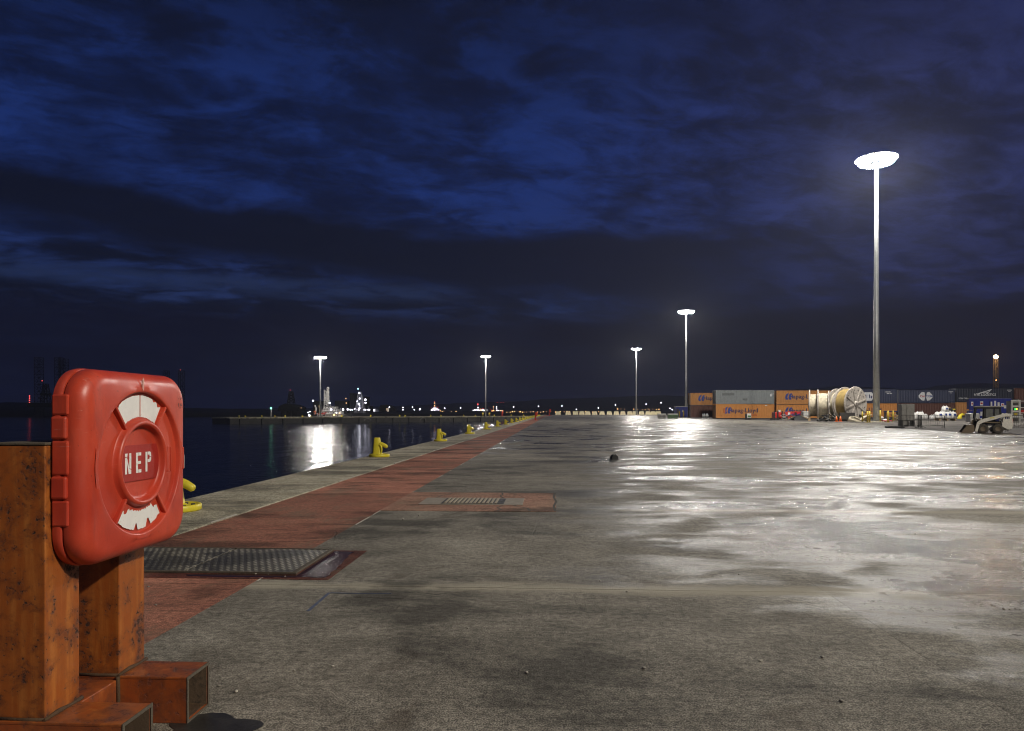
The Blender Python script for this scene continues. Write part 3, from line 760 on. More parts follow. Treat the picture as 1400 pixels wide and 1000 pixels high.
# concrete blocks across the quay end
blk = MB().prism([(-1.75, 0), (1.75, 0), (1.75, .5), (1.35, 1.9), (-1.35, 1.9), (-1.75, .5)], -.6, .6, axis='y').mesh('block', paint('cream_painted_concrete', (.80, .72, .47), .75, dirt=(.25, .21, .12), dirt_amt=.6, scale=1.2))
pk = MB()
for q in (-.55, .55): pk.box(q - .16, q + .16, -.62, -.59, .001, .32)
pk = pk.mesh('fork_slot', M['dark'])
bx = [763, 776.8, 786.8, 795.4, 803.6, 813, 823, 833, 842.5, 851.5, 861, 868, 877, 886, 893, 900]
for i, x in enumerate(bx):
    g = thing('concrete_block', tuple(PX(x, 386 - i*.3)), TH*.5, 'cream concrete block in the row closing the far quay end' if 2 <= i < 13 else ('leftmost cream concrete block, dirty yellow, beside the red post' if i == 0 else 'cream concrete block next in from the left end of the row' if i == 1 else 'cream concrete block at the right end of the row by the wire crates'), 'concrete block', 'cream concrete blocks across the quay end')
    g.scale = (.80, 1.06, 1.02); obj('block', blk, g); obj('fork_slot', pk, g)

# ================================================================== CONTAINERS
def container(x0, x1, ybase, depth, zbase, col, label, wdt=2.44, h=2.9, endcol=None, yaw=0.0, corr=34):
    Lc = (x1 - x0)/F*depth
    p = PX((x0 + x1)/2, depth, zbase)
    g = thing('shipping_container', tuple(p), TH + yaw, label, 'container', 'stacked shipping containers')
    hl = Lc/2
    fr_ = MB()
    for sx in (-1, 1):
        for yy in (0, wdt - .16): fr_.box(*(sorted((sx*hl, sx*(hl - .16)))), yy, yy + .16, .16, h - .12)
    for yy in (0, wdt - .12):
        fr_.box(-hl + .16, hl - .16, yy, yy + .12, .03, .17); fr_.box(-hl + .16, hl - .16, yy, yy + .10, h - .10, h)
    fr_.build('frame', col, g)
    cc = MB()
    for sx in (-1, 1):
        for yy in (-.006, wdt - .172):
            for zz in (.0, h - .118): cc.box(*(sorted((sx*(hl + .006), sx*(hl - .178)))), yy, yy + .178, zz, zz + .118)
    cc.build('corner_casting', col, g)
    sp = MB(); pts = []; n = corr; w_ = (2*hl - .32)/n; x = -hl + .16
    for k in range(n):
        pts += [(x, .075), (x + w_*.3, .075), (x + w_*.5, .035), (x + w_*.8, .035)]; x += w_
    pts.append((hl - .16, .075))
    for (xa, ya), (xb, yb) in zip(pts, pts[1:]):
        v = sp._v([(xa, ya, .17), (xb, yb, .17), (xb, yb, h - .10), (xa, ya, h - .10)]); sp.face(v)
    sp.build('side_panel', col, g, fix=False)
    MB().box(-hl + .1, hl - .1, .08, wdt - .08, .06, h - .03).build('shell', col, g)
    return g, hl, h
def ccol(name, c, **k): return paint(name, c, .55, var=.12, dirt=k.pop('dirt', (c[0]*.35, c[1]*.3, c[2]*.3)), dirt_amt=.6, scale=1.3, **k)
cO1 = ccol('orange_container_paint', (.60, .25, .060), dirt=(.22, .09, .03)); cO2 = ccol('faded_orange_container_paint', (.50, .225, .065), dirt=(.18, .09, .035)); cBr = ccol('brown_container_paint', (.115, .045, .032))
cG = ccol('grey_container_paint', (.235, .255, .255), dirt=(.12, .12, .12)); cN = ccol('navy_container_paint', (.035, .043, .085)); cK = ccol('blue_black_container_paint', (.018, .022, .040))
def on_side(g, x, z, y=-.004): # matrix for print on the near side
    return Matrix.Translation((x, y, z)) @ Matrix.Rotation(PI/2, 4, 'X')
def hl_logo(g, x, z, s):
    mb = MB()
    for dx in (-.55, .12):
        mb.prism([(x + dx*s, z - .62*s), (x + (dx + .40)*s, z - .62*s), (x + (dx + .42)*s, z - .30*s), (x + (dx + .30)*s, z - .2*s), (x + (dx + .36)*s, z + .15*s), (x + (dx + .62)*s, z + .62*s), (x + (dx + .22)*s, z + .62*s), (x + (dx - .04)*s, z + .25*s), (x + (dx - .16)*s, z - .25*s)], .018, .030, axis='y')
    mb.prism([(x + .35*s, z - .10*s), (x + 1.0*s, z - .02*s), (x + .98*s, z + .16*s), (x + .4*s, z + .14*s)], .012, .0175, axis='y')
    mb.build('logo', M['blueink'], g)
DB = 149.0
def stack(x0, x1, depth, zb, bot, top, hb=2.9, ht=2.9):
    return container(x0, x1, 0, depth, zb, bot[0], bot[1], h=hb), container(x0, x1, 0, depth, zb + hb + .10, top[0], top[1], h=ht)
a1, a2 = stack(944, 1021, 160, 0.15, (cBr, 'dull brown container under the faded orange one, left end of the row'), (cO2, 'faded orange container on the brown one, left end of the row'), 2.75, 2.7)
b1, b2 = stack(978.6, 1058.5, DB, 0.1, (cO1, 'bright orange lettered container at the bottom under the grey one'), (cG, 'pale grey container stacked on the bright orange one'))
c1, c2 = stack(1061.5, 1140, DB + .5, 0.1, (cO1, 'orange lettered container at the bottom, right end hidden by cable reels'), (cO2, 'darker orange lettered container on top, behind the left cable reels'), 2.85, 2.85)
d1, d2 = stack(1143, 1226, DB + 1, 0.3, (cO1, 'orange container at the bottom behind the tall mast foot'), (cN, 'dark blue container with a white emblem, behind the tall mast'))
e1, e2 = stack(1228.3, 1305.5, DB + 2, 0.5, (cBr, 'brown container at the bottom behind the grey concrete pieces'), (cN, 'dark blue container with a red, white and blue oval emblem'), 2.75, 2.75)
f1, f2 = stack(1307.5, 1385.5, DB + 2, 0.7, (cO2, 'orange container at the bottom, mostly hidden by the blue cabins'), (cK, 'almost black container with a white triangular logistics logo'), 2.75, 2.9)
g1, g2 = stack(1387.5, 1465, DB + 2, 0.7, (cBr, 'brown container at the bottom of the right-hand end of the row'), (cBr, 'brown container on top at the right-hand end of the row'), 2.75, 2.9)
def mpx(px): return px/F*DB
for (g, hl, h), x0 in ((b1, 978.6), (c1, 1061.5), (c2, 1061.5)):
    lx = (994.8 - 978.6) if g is b1[0] else (1078.3 - 1061.5)
    hl_logo(g, -hl + mpx(lx), h*.56, 1.05)
    text('lettering', 'Hapag-Lloyd', 1.2, M['navy'], g, on_side(g, -hl + mpx(lx + 21), h*.55, .030), .004, 1.05)
g, hl, h = a2
hl_logo(g, -hl + 15/F*160, h*.56, 1.05); text('lettering', 'Hapag-Lloyd', 1.2, M['navy'], g, on_side(g, -hl + 37/F*160, h*.55, .030), .004, 1.05)
g, hl, h = d1
hl_logo(g, -hl + mpx(22), h*.52, 1.0); text('lettering', 'Hapag-Lloyd', 1.2, M['navy'], g, on_side(g, -hl + mpx(42), h*.52, .030), .004, 1.05)
r5 = random.Random(21)
def rects(name, mat, g, items, y0=.012, y1=.030):
    for x, z, w_, h_ in items: MB().box(x - w_/2, x + w_/2, y0, y1, z - h_/2, z + h_/2).build(name, mat, g)
def code_lines(g, hl, h, right=True):
    x = hl - 1.3
    rects('print', M['whiteink'], g, [(x + k*.17, h*.86, .11, .16) for k in range(6)] + [(x + .3 + k*.16, h*.76, .10, .12) for k in range(3)])
code_lines(*f2); code_lines(*e2)
g, hl, h = b2                             # painted-out lettering and a sticker on the grey container
rects('painted_patch', paint('grey_overpaint', (.13, .14, .14), .6), g, [(-hl + mpx(17), h*.70, 2.5, .52), (-hl + mpx(40), h*.32, 1.0, .4)])
rects('print', M['whiteink'], g, [(hl - mpx(4.2) + .2*k, h*.72 - .22*(k % 2), .12, .18) for k in range(3)] + [(hl - .7, h*.62, .3, .5)])
g, hl, h = b1
rects('painted_patch', paint('orange_touch_up', (.52, .15, .03), .6), g, [(-hl + mpx(11.5), h*.55, .5, 1.0), (hl - mpx(28), h*.22, 1.4, .45)])
rects('sticker', M['whiteink'], g, [(hl - mpx(11), h*.92, .42, .16)])
def blob(g, x, z, rx, rz_, mat, name='emblem', y=(.012, .031), n=18, wob=.1):
    pts = [(x + rx*math.cos(2*PI*k/n)*r5.uniform(1 - wob, 1 + wob*.3), z + rz_*math.sin(2*PI*k/n)*r5.uniform(1 - wob, 1 + wob*.3)) for k in range(n)]
    return MB().prism(pts, y[0], y[1], axis='y').build(name, mat, g)
g, hl, h = d2
cx = -hl + mpx(1187 - 1143)
MB().prism([(cx - 1.6, h*.5), (cx - .7, h*.78), (cx + .7, h*.78), (cx + 1.6, h*.5), (cx + .7, h*.16), (cx - .7, h*.16)], .012, .031, axis='y').build('emblem', M['whiteink'], g)
rects('emblem_mark', M['navy'], g, [(cx - .6, h*.48, .5, .7), (cx + .3, h*.48, .18, .8), (cx + .7, h*.42, .3, .5)], .004, .0115)
rects('print', M['whiteink'], g, [(hl - mpx(14) + .3*k, h*.80 - (k % 2)*.3, .5, .14) for k in range(4)])
g, hl, h = e2
cx = -hl + mpx(1266 - 1228.3)
for sx, mt, tx, body in ((-1, M['redink'], -.72, 'CAI'), (1, M['blueink'], .74, 'COM')):
    MB().prism([(cx + sx*.08, h*.5 - .15), (cx + sx*.25, h*.80), (cx + sx*.8, h*.84), (cx + sx*1.52, h*.56), (cx + sx*1.45, h*.40), (cx + sx*.8, h*.18), (cx + sx*.3, h*.16)], .012, .031, axis='y').build('emblem', M['whiteink'], g)
    text('lettering', body, .62, mt, g, on_side(g, cx + tx, h*.50, .006), .003)
g, hl, h = f2
cx = -hl + mpx(1347 - 1307.5)
for q in ([(-1.9, .36), (1.55, 1.62), (1.35, 1.28), (-1.2, .36)], [(.35, .40), (1.55, 1.62), (1.62, 1.56), (.62, .40)], [(-.5, .62), (.9, .80), (.9, .70), (-.4, .52)]):
    MB().prism([(cx + u*.92, h*.50 + v*.78) for u, v in q], .012, .030, axis='y').build('logo', M['whiteink'], g)
text('lettering', 'NYK LOGISTICS', .66, M['whiteink'], g, on_side(g, cx, h*.52, .006), .003)
text('lettering', 'NYKU 7108', .36, M['whiteink'], g, on_side(g, -hl + mpx(9), h*.26, .006), .003)
rects('seal_mark', M['whiteink'], c1[0], [(hl*.2, .5, .2, .2)])

# ================================================================== CABLE REELS
M['drum'] = paint('pale_reel_timber', (.52, .46, .34), .8, var=.3, dirt=(.22, .17, .10), dirt_amt=.7, scale=2.5, bump=.5)
M['flange'] = paint('grey_reel_flange', (.44, .40, .35), .75, var=.3, dirt=(.16, .13, .10), dirt_amt=.75, scale=2.2, bump=.4)
M['cable'] = paint('ochre_cable_winding', (.38, .27, .095), .6, var=.2, dirt=(.16, .10, .04), dirt_amt=.5, scale=2)
def reel(x, d, ang, R, wd, label, wrap, rw, holes=True, planks=False):
    # axis lies level, turned ANG from the camera's right
    g = thing('cable_reel', tuple(PX(x, d, R)), TH + ang, label, 'cable reel', 'cable reels')
    MX = Matrix.Rotation(PI/2, 4, 'Y')
    for sx in (-1, 1):
        f_ = MB().lathe([(0, -.09), (R - .06, -.09), (R, -.06), (R, .06), (R - .06, .09), (0, .09)], 48, Matrix.Translation((sx*wd/2, 0, 0)) @ MX, smooth=False)
        fo = f_.build('flange', M['flange'], g)
        ou = sx*(wd/2 + .092)
        if holes:
            hb_ = MB()
            for k in range(16):
                for rr, q in ((.80, .085), (.62, .075)):
                    if rr < .7 and k % 2: continue
                    a = 2*PI*k/16 + .15
                    hb_.cyl((ou - sx*.01, R*rr*math.cos(a), R*rr*math.sin(a)), (ou + sx*.012, R*rr*math.cos(a), R*rr*math.sin(a)), q*R/2.4, n=8)
            tag(hb_.build('bolt_hole', M['dark'], fo), kind='stuff')
            rb = MB()
            for k in range(8):
                a = 2*PI*k/8 + .3; Mr = Matrix.Rotation(a, 4, 'X')
                rb.box(*(sorted((ou, ou + sx*.06))), -.10, .10, .5, R*.93, M=Mr)
            tag(rb.build('stiffener', M['flange'], fo), kind='stuff')
        MB().lathe([(.14, 0), (.42, 0), (.42, .10), (.14, .10)], 20, Matrix.Translation((ou, 0, 0)) @ (MX if sx > 0 else Matrix.Rotation(-PI/2, 4, 'Y'))).build('hub', M['flange'], fo)
    pr = []
    n = 26
    for k in range(n + 1):
        xx = -wd/2 + .09 + (wd - .18)*k/n; pr.append((rw + (.03 if k % 2 else 0), xx))
    MB().lathe([(0, pr[0][1])] + pr + [(0, pr[-1][1])], 40, MX).build('winding', wrap, g)
    for sx in (-1, 1):
        ck = MB().prism([(-.9, 0), (-.35, 0), (-.75, .55)], sx*wd/2 - .15, sx*wd/2 + .15, Matrix.Translation((0, -.9, -R)), axis='x'); ck.build('chock', M['timber'], g)
    return g
reel(1112.5, 106, -.42, 2.35, 1.15, 'narrow cable reel seen edge-on, left end of the reels', M['drum'], 1.62, False)
reel(1125.7, 105, -.43, 2.25, 1.42, 'wide cable reel with a pale wrapped drum, seen edge-on', M['drum'], 1.85, False)
reel(1162.0, 104, -1.07, 2.52, 1.75, 'big cable reel showing its round grey flange with bolt holes', M['cable'], 2.2)
reel(1148.0, 107.5, -1.05, 2.45, .95, 'thin cable reel tucked behind the big round flange', M['drum'], 1.9)
# ================================================================== YARD CLUTTER
def tpx(x, y, z=0): return tuple(G(x, y, z))
# yellow guard posts round the tall mast
labs = ['yellow guard post under the big round reel flange', 'yellow guard post left of the mast foot, outer one of the near pair', 'yellow guard post left of the mast foot, inner one of the near pair', 'yellow guard post touching the right side of the mast foot',
        'thin yellow guard post in the middle of the run right of the mast', 'yellow guard post at the far end of the run right of the mast']
for (x, d, h), lab in zip(((1179, 92, 1.35), (1186, 90.5, 1.4), (1188.8, 91, 1.4), (1203.5, 92, 1.5), (1214, 91, 1.45), (1221, 92.5, 1.45)), labs):
    g = thing('guard_post', tuple(PX(x, d)), TH, lab, 'post', 'yellow guard posts round the tall mast')
    MB().cyl((0, 0, .03), (0, 0, h), .10, n=12).build('post', M['yellow2'], g); MB().lathe([(.10, h), (.09, h + .05), (0, h + .07)], 12).build('cap', M['yellow'], g)
    MB().box(-.2, .2, -.2, .2, 0, .03).build('base_plate', M['yellow2'], g)
g = thing('mast_plinth', tuple(PX(1187, 92.2)), TH, 'low pale concrete kerb slab at the foot of the tall mast', 'plinth')
MB().box(-1.9, 1.9, -.45, .9, 0, .12, .03).build('slab', M['coping'], g)
# skid steer loader, bucket towards the quay
sk = thing('skid_steer_loader', tuple(PX(1352.0, 43.0)), TH + PI - .48, 'dirty white skid steer loader with black cab and lowered bucket', 'loader')
sk.scale = (.92, .92, .92)
M['skw'] = paint('dirty_white_loader_paint', (.74, .71, .62), .5, var=.15, dirt=(.22, .14, .08), dirt_amt=.75, scale=3)
M['skd'] = paint('black_cab_paint', (.018, .018, .017), .5)
M['mud'] = paint('muddy_steel', (.17, .13, .085), .75, dirt=(.05, .035, .02), dirt_amt=.7, scale=4)
MB().box(-1.05, .72, -.48, .48, .22, .62, .02).build('chassis', M['skw'], sk)
tail = [(-.62, .62), (-.70, 1.0), (-.86, 1.26), (-1.12, 1.30), (-1.18, .98), (-1.20, .55), (-1.16, .33), (-.92, .28), (-.62, .48)]
MB().prism(tail, -.74, .74, axis='y').build('engine_tail', M['skw'], sk)
MB().box(-1.235, -1.19, -.52, .52, .48, .96, .015).build('tail_light_panel', paint('red_tail_panel', (.50, .06, .02), .4), sk)
for sy in (-1, 1):
    y0, y1 = sorted((sy*.60, sy*.74))
    MB().prism([(-.60, .66), (-.42, .68), (.50, .70), (.66, .92), (.62, 1.0), (.48, .80), (-.5, .74)], y0, y1, axis='y').build('fender_rail', M['mud'], sk)
    MB().prism([(-1.13, 1.26), (-.84, 1.33), (.50, .93), (.74, .74), (.86, .16), (.72, .12), (.60, .60), (.40, .72), (-.78, 1.12), (-1.10, 1.12)], *(sorted((sy*.745, sy*.84))), axis='y').build('lift_arm', M['skw'], sk)
    MB().box(-.20, .04, *(sorted((sy*.841, sy*.846))), .995, 1.055, M=Matrix.Translation((0, 0, 0))).build('decal', M['yellow'], sk)
    rects_ = MB()
    for q in range(3): rects_.box(-1.02 + q*.09, -.96 + q*.09, *(sorted((sy*.7405, sy*.745))), .95, 1.09)
    tag(rects_.build('numeral', M['navy'], sk), kind='stuff')
    MB().cyl((-.45, sy*.70, .86), (-.72, sy*.70, 1.2), .04, n=8).build('arm_ram', M['galv'], sk)
    for x in (-.405, .405):
        wp = (x, sy*.62, .31)
        ty = MB().lathe([(.15, -.125), (.24, -.13), (.295, -.115), (.31, -.08), (.31, .08), (.295, .115), (.24, .13), (.15, .125)], 24, Matrix.Translation(wp) @ Matrix.Rotation(PI/2, 4, 'X'))
        for k in range(14):
            a = 2*PI*k/14; Mr = Matrix.Translation(wp) @ Matrix.Rotation(a, 4, 'Y')
            ty.box(-.022, .022, -.10, .10, .30, .325, M=Mr)
        wo = MB().lathe([(0, -.07), (.09, -.10), (.14, -.11), (.16, -.12), (.16, .12), (.14, .11), (.09, .10), (0, .07)], 20, Matrix.Translation(wp) @ Matrix.Rotation(PI/2, 4, 'X')).build('wheel', M['mud'], sk)
        ty.build('tyre', paint('dusty_tyre', (.055, .048, .038), .85, dirt=(.12, .09, .055), dirt_amt=.7, scale=9) if 'tyre' not in M else M['tyre'], wo)
cabm = MB()
z0, z1 = .72, 1.78
for sy in (-1, 1):
    y0, y1 = sorted((sy*.40, sy*.46))
    cabm.prism([(.84, .55), (.92, .55), (.80, 1.62), (.72, 1.62)], y0, y1, axis='y'); cabm.prism([(.22, .70), (.34, .70), (.30, 1.70), (.20, 1.70)], y0, y1, axis='y')
    cabm.prism([(-.28, .70), (-.18, .70), (-.20, 1.70), (-.28, 1.70)], y0, y1, axis='y'); cabm.prism([(-.66, 1.0), (-.56, 1.0), (-.50, 1.70), (-.60, 1.70)], y0, y1, axis='y')
    cabm.box(-.60, .82, y0, y1, 1.62, 1.72); cabm.box(-.2, .32, y0, y1, 1.0, 1.06); cabm.box(-.6, .86, y0, y1, .62, .80)
cabm.build('cab_frame', M['skd'], sk)
MB().prism([(-.66, 1.72), (.84, 1.72), (.86, 1.765), (.70, 1.80), (-.55, 1.80), (-.68, 1.76)], -.50, .50, axis='y').build('cab_roof', M['grey'], sk)
for sy in (-1, 1):
    yq = sorted((sy*.415, sy*.43))
    MB().box(-.18, .22, *yq, 1.07, 1.615).build('window', M['glass'], sk); MB().box(-.52, -.29, *yq, 1.05, 1.615).build('window', M['glass'], sk)
MB().box(-.1, .3, -.26, .26, .72, .86, .04).build('seat', M['dark'], sk); MB().box(-.22, -.10, -.26, .26, .86, 1.36, .04).build('seat_back', M['dark'], sk)
bu = MB(); cs = [(.92, .52), (.88, .30), (.93, .10), (1.02, .02), (1.42, .0), (1.66, -.0)]
rg = [bu._v([(x, -.86, z), (x, .86, z), (x + .01, .86, z + .035), (x + .01, -.86, z + .035)]) for x, z in [(x, z + .01) for x, z in cs]]
bu.skin(rg, False); bu.face(rg[0][::-1]); bu.face(rg[-1])
for sy in (-1, 1): bu.prism([(.92, .54), (.88, .30), (.93, .10), (1.02, .03), (1.62, .02), (1.30, .56)], *(sorted((sy*.84, sy*.875))), axis='y')
bu.box(.90, 1.30, -.84, .84, .535, .56)
bu.build('bucket', M['mud'], sk)
MB().box(.70, .90, -.5, .5, .14, .60, .02).build('quick_hitch', M['skd'], sk)
MB().prism([(.72, .6), (1.06, .60), (.98, .86), (.78, 1.0)], -.40, .40, axis='y').build('front_guard', M['mud'], sk)

# crowd barriers
def barrier(x, y, wd, ang, label, hgt=1.05):
    g = thing('crowd_barrier', tpx(x, y), TH + ang, label, 'barrier', 'grey steel crowd barriers')
    b = MB(); q = wd/2; r_ = .022
    b.tube([(-q, 0, .12), (-q, 0, hgt - .06), (-q + .06, 0, hgt), (q - .06, 0, hgt), (q, 0, hgt - .06), (q, 0, .12)], r_, 6)
    b.cyl((-q, 0, .22), (q, 0, .22), r_*.8, n=6); b.build('frame', M['char'], g)
    bars = MB(); n = int(wd/.13)
    for k in range(1, n): bars.cyl((-q + wd*k/n, 0, .22), (-q + wd*k/n, 0, hgt), .008, n=4)
    tag(bars.build('bars', M['char'], g), kind='stuff')
    for sx in (-q + .1, q - .1):
        MB().tube([(sx, -.28, .02), (sx, -.12, .14), (sx, .12, .14), (sx, .28, .02)], .022, 6).build('foot', M['char'], g)
barrier(1245, 585.5, 1.9, .25, 'steel crowd barrier in front of the pale concrete pieces')
barrier(1258, 585.8, 1.5, .9, 'steel crowd barrier turned sideways right of the concrete pieces')
barrier(1273, 586, 2.0, -.12, 'steel crowd barrier nearest the stacked white bags')
barrier(1392, 589.5, 2.2, .1, 'steel crowd barrier just behind the loader tail')
# concrete pieces on a steel stand
g = thing('concrete_units', tpx(1239, 583), TH - .1, 'tall pale grey concrete box units standing on dark legs', 'concrete unit')
for x0, x1, z1 in ((-.56, -.14, 2.05), (-.12, .56, 2.05)):
    MB().box(x0, x1, -.4, .4, .55, z1, .03).build('unit', M['grey'], g)
MB().box(-.5, -.05, -.35, .35, .12, .52, .02).build('unit', M['grey'], g)
for x in (-.5, .0, .5): MB().box(x - .05, x + .05, -.4, .4, .0, .54).build('leg', M['char'], g)
MB().box(-.6, .6, -.42, .42, .535, .549).build('tray', M['char'], g)
g = thing('steel_skid', tpx(1223, 585.5), TH, 'flat black steel skid lying on the apron right of the mast', 'skid')
for yy in (-.3, .3): MB().box(-.62, .62, yy - .06, yy + .06, 0, .16, .02).build('runner', M['dark'], g)
MB().box(-.6, .6, -.24, .24, .06, .13, .01).build('deck', M['dark'], g)
# bulk bags
r6 = random.Random(9)
def bag(loc, s, label, hasprint=True, squash=1.0):
    g = thing('bulk_bag', loc, r6.uniform(-.4, .4), label, 'bulk bag', 'white bulk bags')
    b = MB(); rings = []
    for z, k in ((0, .86), (.08, 1.0), (.45, 1.05), (.80, 1.0), (.93, .78), (1.0, .35), (.98, .1)):
        rings.append(b._v([(s*.5*k*math.copysign(abs(math.cos(a))**.5, math.cos(a))*r6.uniform(.94, 1.06), s*.5*k*math.copysign(abs(math.sin(a))**.5, math.sin(a))*r6.uniform(.94, 1.06), s*z*squash) for a in [2*PI*i/16 for i in range(16)]]))
    b.skin(rings); b.face(rings[0][::-1]); b.face(rings[-1]); b.build('sack', M['bag'], g)
    for sx in (-.3, .3):
        MB().tube([(sx*s, -.1*s, .9*s*squash), (sx*s*.9, -.05*s, 1.12*s*squash), (sx*s*.9, .05*s, 1.12*s*squash), (sx*s, .1*s, .9*s*squash)], .03*s, 5).build('strap', M['bag'], g)
    if hasprint: MB().box(-.17*s, .17*s, -.56*s, -.53*s, .42*s*squash, .70*s*squash).build('print', M['blueink'], g)
DG = 102
for x, z, s, lab in ((1283.5, .37, 1.0, 'white bulk bag at the left end of the raised stack, leaning'), (1289, .35, 1.1, 'white bulk bag with blue print, second in the raised stack'), (1295.5, .35, 1.1, 'white bulk bag with blue print, third in the raised stack'), (1301, .35, 1.05, 'white bulk bag with blue print at the right end of the raised stack'),
                     (1292, 1.45, .8, 'white bulk bag lying on top of the raised stack')):
    bag(tuple(PX(x, DG + 8, z)), s, lab)
for x, y, s, lab in ((1249.5, 575, .95, 'white bulk bag beside the pale concrete units'), (1257.5, 575, 1.05, 'white bulk bag with a slumped peak behind the barriers'), (1264, 575.3, .7, 'small white sack at the right of the slumped bags'), (1274.5, 574, .6, 'small lone white sack left of the raised stack')):
    bag(tuple(PX(x, DG + 14, .2)), s*1.15, lab, False)
g = thing('timber_pallets', tuple(PX(1292.5, DG + 8.2, .03)), TH, 'long low timber pallet bed under the white bulk bags', 'pallet')
for k in range(5): MB().box(-1.35, 1.35, -.62 + k*.27, -.42 + k*.27, .28, .34).build('plank', M['timber'], g)
for x in (-1.2, 0, 1.2): MB().box(x - .1, x + .1, -.6, .65, .0, .279).build('bearer', M['timber'], g)
g = thing('black_machine', tuple(PX(1299.5, DG + 9, 1.52)), TH, 'dark wrapped machine lying on top of the bulk bags', 'machine')
MB().box(-.6, .7, -.4, .4, 0, .42, .1).build('body', M['dark'], g); MB().cyl((-.3, -.3, .42), (-.3, .3, .5), .16, n=10).build('roller', M['timber'], g); MB().box(.1, .5, -.42, -.39, .15, .35).build('tag', M['yellow2'], g)
# yellow hook-shaped bollard by the bags
g = thing('hook_bollard', tpx(1312.5, 574.8), TH, 'yellow swan-neck hook bollard between the white bags and the loader', 'bollard')
MB().lathe([(0, 0), (.62, 0), (.62, .10), (.5, .18), (0, .2)], 20).build('base', M['yellow'], g)
MB().tube([(-.1, 0, .15), (-.05, 0, .5), (.12, 0, .82), (.36, 0, .98), (.62, 0, .92), (.70, 0, .80)], .2, 12, [.44, .32, .25, .2, .15, .08]).build('hook', M['yellow'], g)
# dull gravel yard in front of the right-hand containers, and the low bank before them
gp = [G(940, 571.6), G(1000, 573.4), G(1060, 576), G(1130, 578.2), G(1200, 579.8), G(1232, 586), G(1300, 590.5), G(1400, 594), G(1700, 600), G(1900, 590), W(420, 230), W(60, 260), W(40, 170)]
tag(MB().prism([(p.x, p.y) for p in gp], .0008, .005).build('gravel_yard', M['yardgravel']), kind='structure')
bank = MB(); rings = []
for yy, zz in ((0, 0.006), (3.0, .26), (8, .36), (14, .42), (60, .42)):
    rings.append([bank.bm.verts.new(W(66 + k*7.0 + yy*.4, 112 + yy + (4 if k == 0 else 0) + r6.uniform(-.6, .6), (zz + (r6.uniform(-.05, .05) if 0 < yy < 20 else 0))*(0.02 if k == 0 else 1))) for k in range(24)])
for a, b in zip(rings, rings[1:]):
    for k in range(23): bank.face([a[k], a[k+1], b[k+1], b[k]], True)
tag(bank.build('gravel_bank', M['yardgravel'], fix=True), kind='structure')
# blue cabins at the right
def cabin(x0, x1, d, z0, h, lab, extra=None, dep=2.4):
    Lc = (x1 - x0)/F*d; g = thing('blue_cabin', tuple(PX((x0 + x1)/2, d, z0)), TH, lab, 'cabin', 'blue steel cabins')
    q = Lc/2
    MB().box(-q, q, 0, dep, .1, h - .08).build('wall', M['bluep'], g)
    f = MB()
    for x in (-q - .03, q - .07): f.box(x, x + .1, -.04, .06, 0, h)
    f.box(-q + .07, q - .07, -.04, .06, h - .14, h); f.box(-q + .07, q - .07, -.04, .06, 0, .12)
    f.build('frame', M['bluep'], g)
    MB().box(-q - .02, q + .02, .07, dep + .02, h - .079, h + .01).build('roof', M['white'], g)
    return g, q
g, q = cabin(1325.5, 1337, 70, 1.51, 1.14, 'ribbed blue left end of the long cabin with a white and red sign, upper half', dep=.45)  # shallow box standing for the long cabin's left end wall
rects('sign', M['whiteink'], g, [(-q + .22, .62, .22, .40)], -.05, -.041); rects('sign_mark', M['redink'], g, [(-q + .22, .62, .12, .16)], -.056, -.051)
rb = MB()
for k in range(5): rb.box(-q + .35 + k*.1, -q + .39 + k*.1, -.03, -.001, .16, .98)
tag(rb.build('rib', M['bluep'], g), kind='stuff')
g, q = cabin(1325.5, 1337, 70, .35, 1.12, 'blue left end of the long cabin with two white labels, lower half', dep=.45)
rects('sign', M['whiteink'], g, [(-q + .22, .6, .16, .38), (-q + .52, .6, .16, .38)], -.05, -.041)
g, q = cabin(1337.6, 1382, 70.2, .35, 2.30, 'long blue cabin with warning signs behind the loader', dep=1.0)
rects('sign', M['whiteink'], g, [(-q + .28, 1.82, .3, .40), (-q + 1.25, 1.74, .16, .5), (-q + 1.62, 1.8, .18, .55), (-q + 1.95, 1.72, .2, .4), (-q + 2.35, 1.66, .3, .34), (-q + 2.75, 1.48, .55, .30), (-q + .3, .8, .3, .4)], -.05, -.041)
rects('sign_mark', M['redink'], g, [(-q + .28, 1.82, .2, .16), (-q + 2.35, 1.68, .16, .14)], -.056, -.051)
rects('door_line', M['navy'], g, [(-q + 1.1, 1.12, .05, 1.9), (-q + 2.1, 1.12, .04, 1.9)], -.035, -.0005)
g = thing('water_tank', tuple(PX(1329.5, 66, .35)), TH, 'white ribbed tank standing below the left end of the blue cabin', 'tank')
MB().box(-.4, .5, -.3, .5, .05, .85, .08).build('tank', M['white'], g)
rb = MB()
for k in range(5): rb.box(-.33 + k*.17, -.27 + k*.17, -.33, -.301, .1, .8)
tag(rb.build('rib', M['white'], g), kind='stuff')
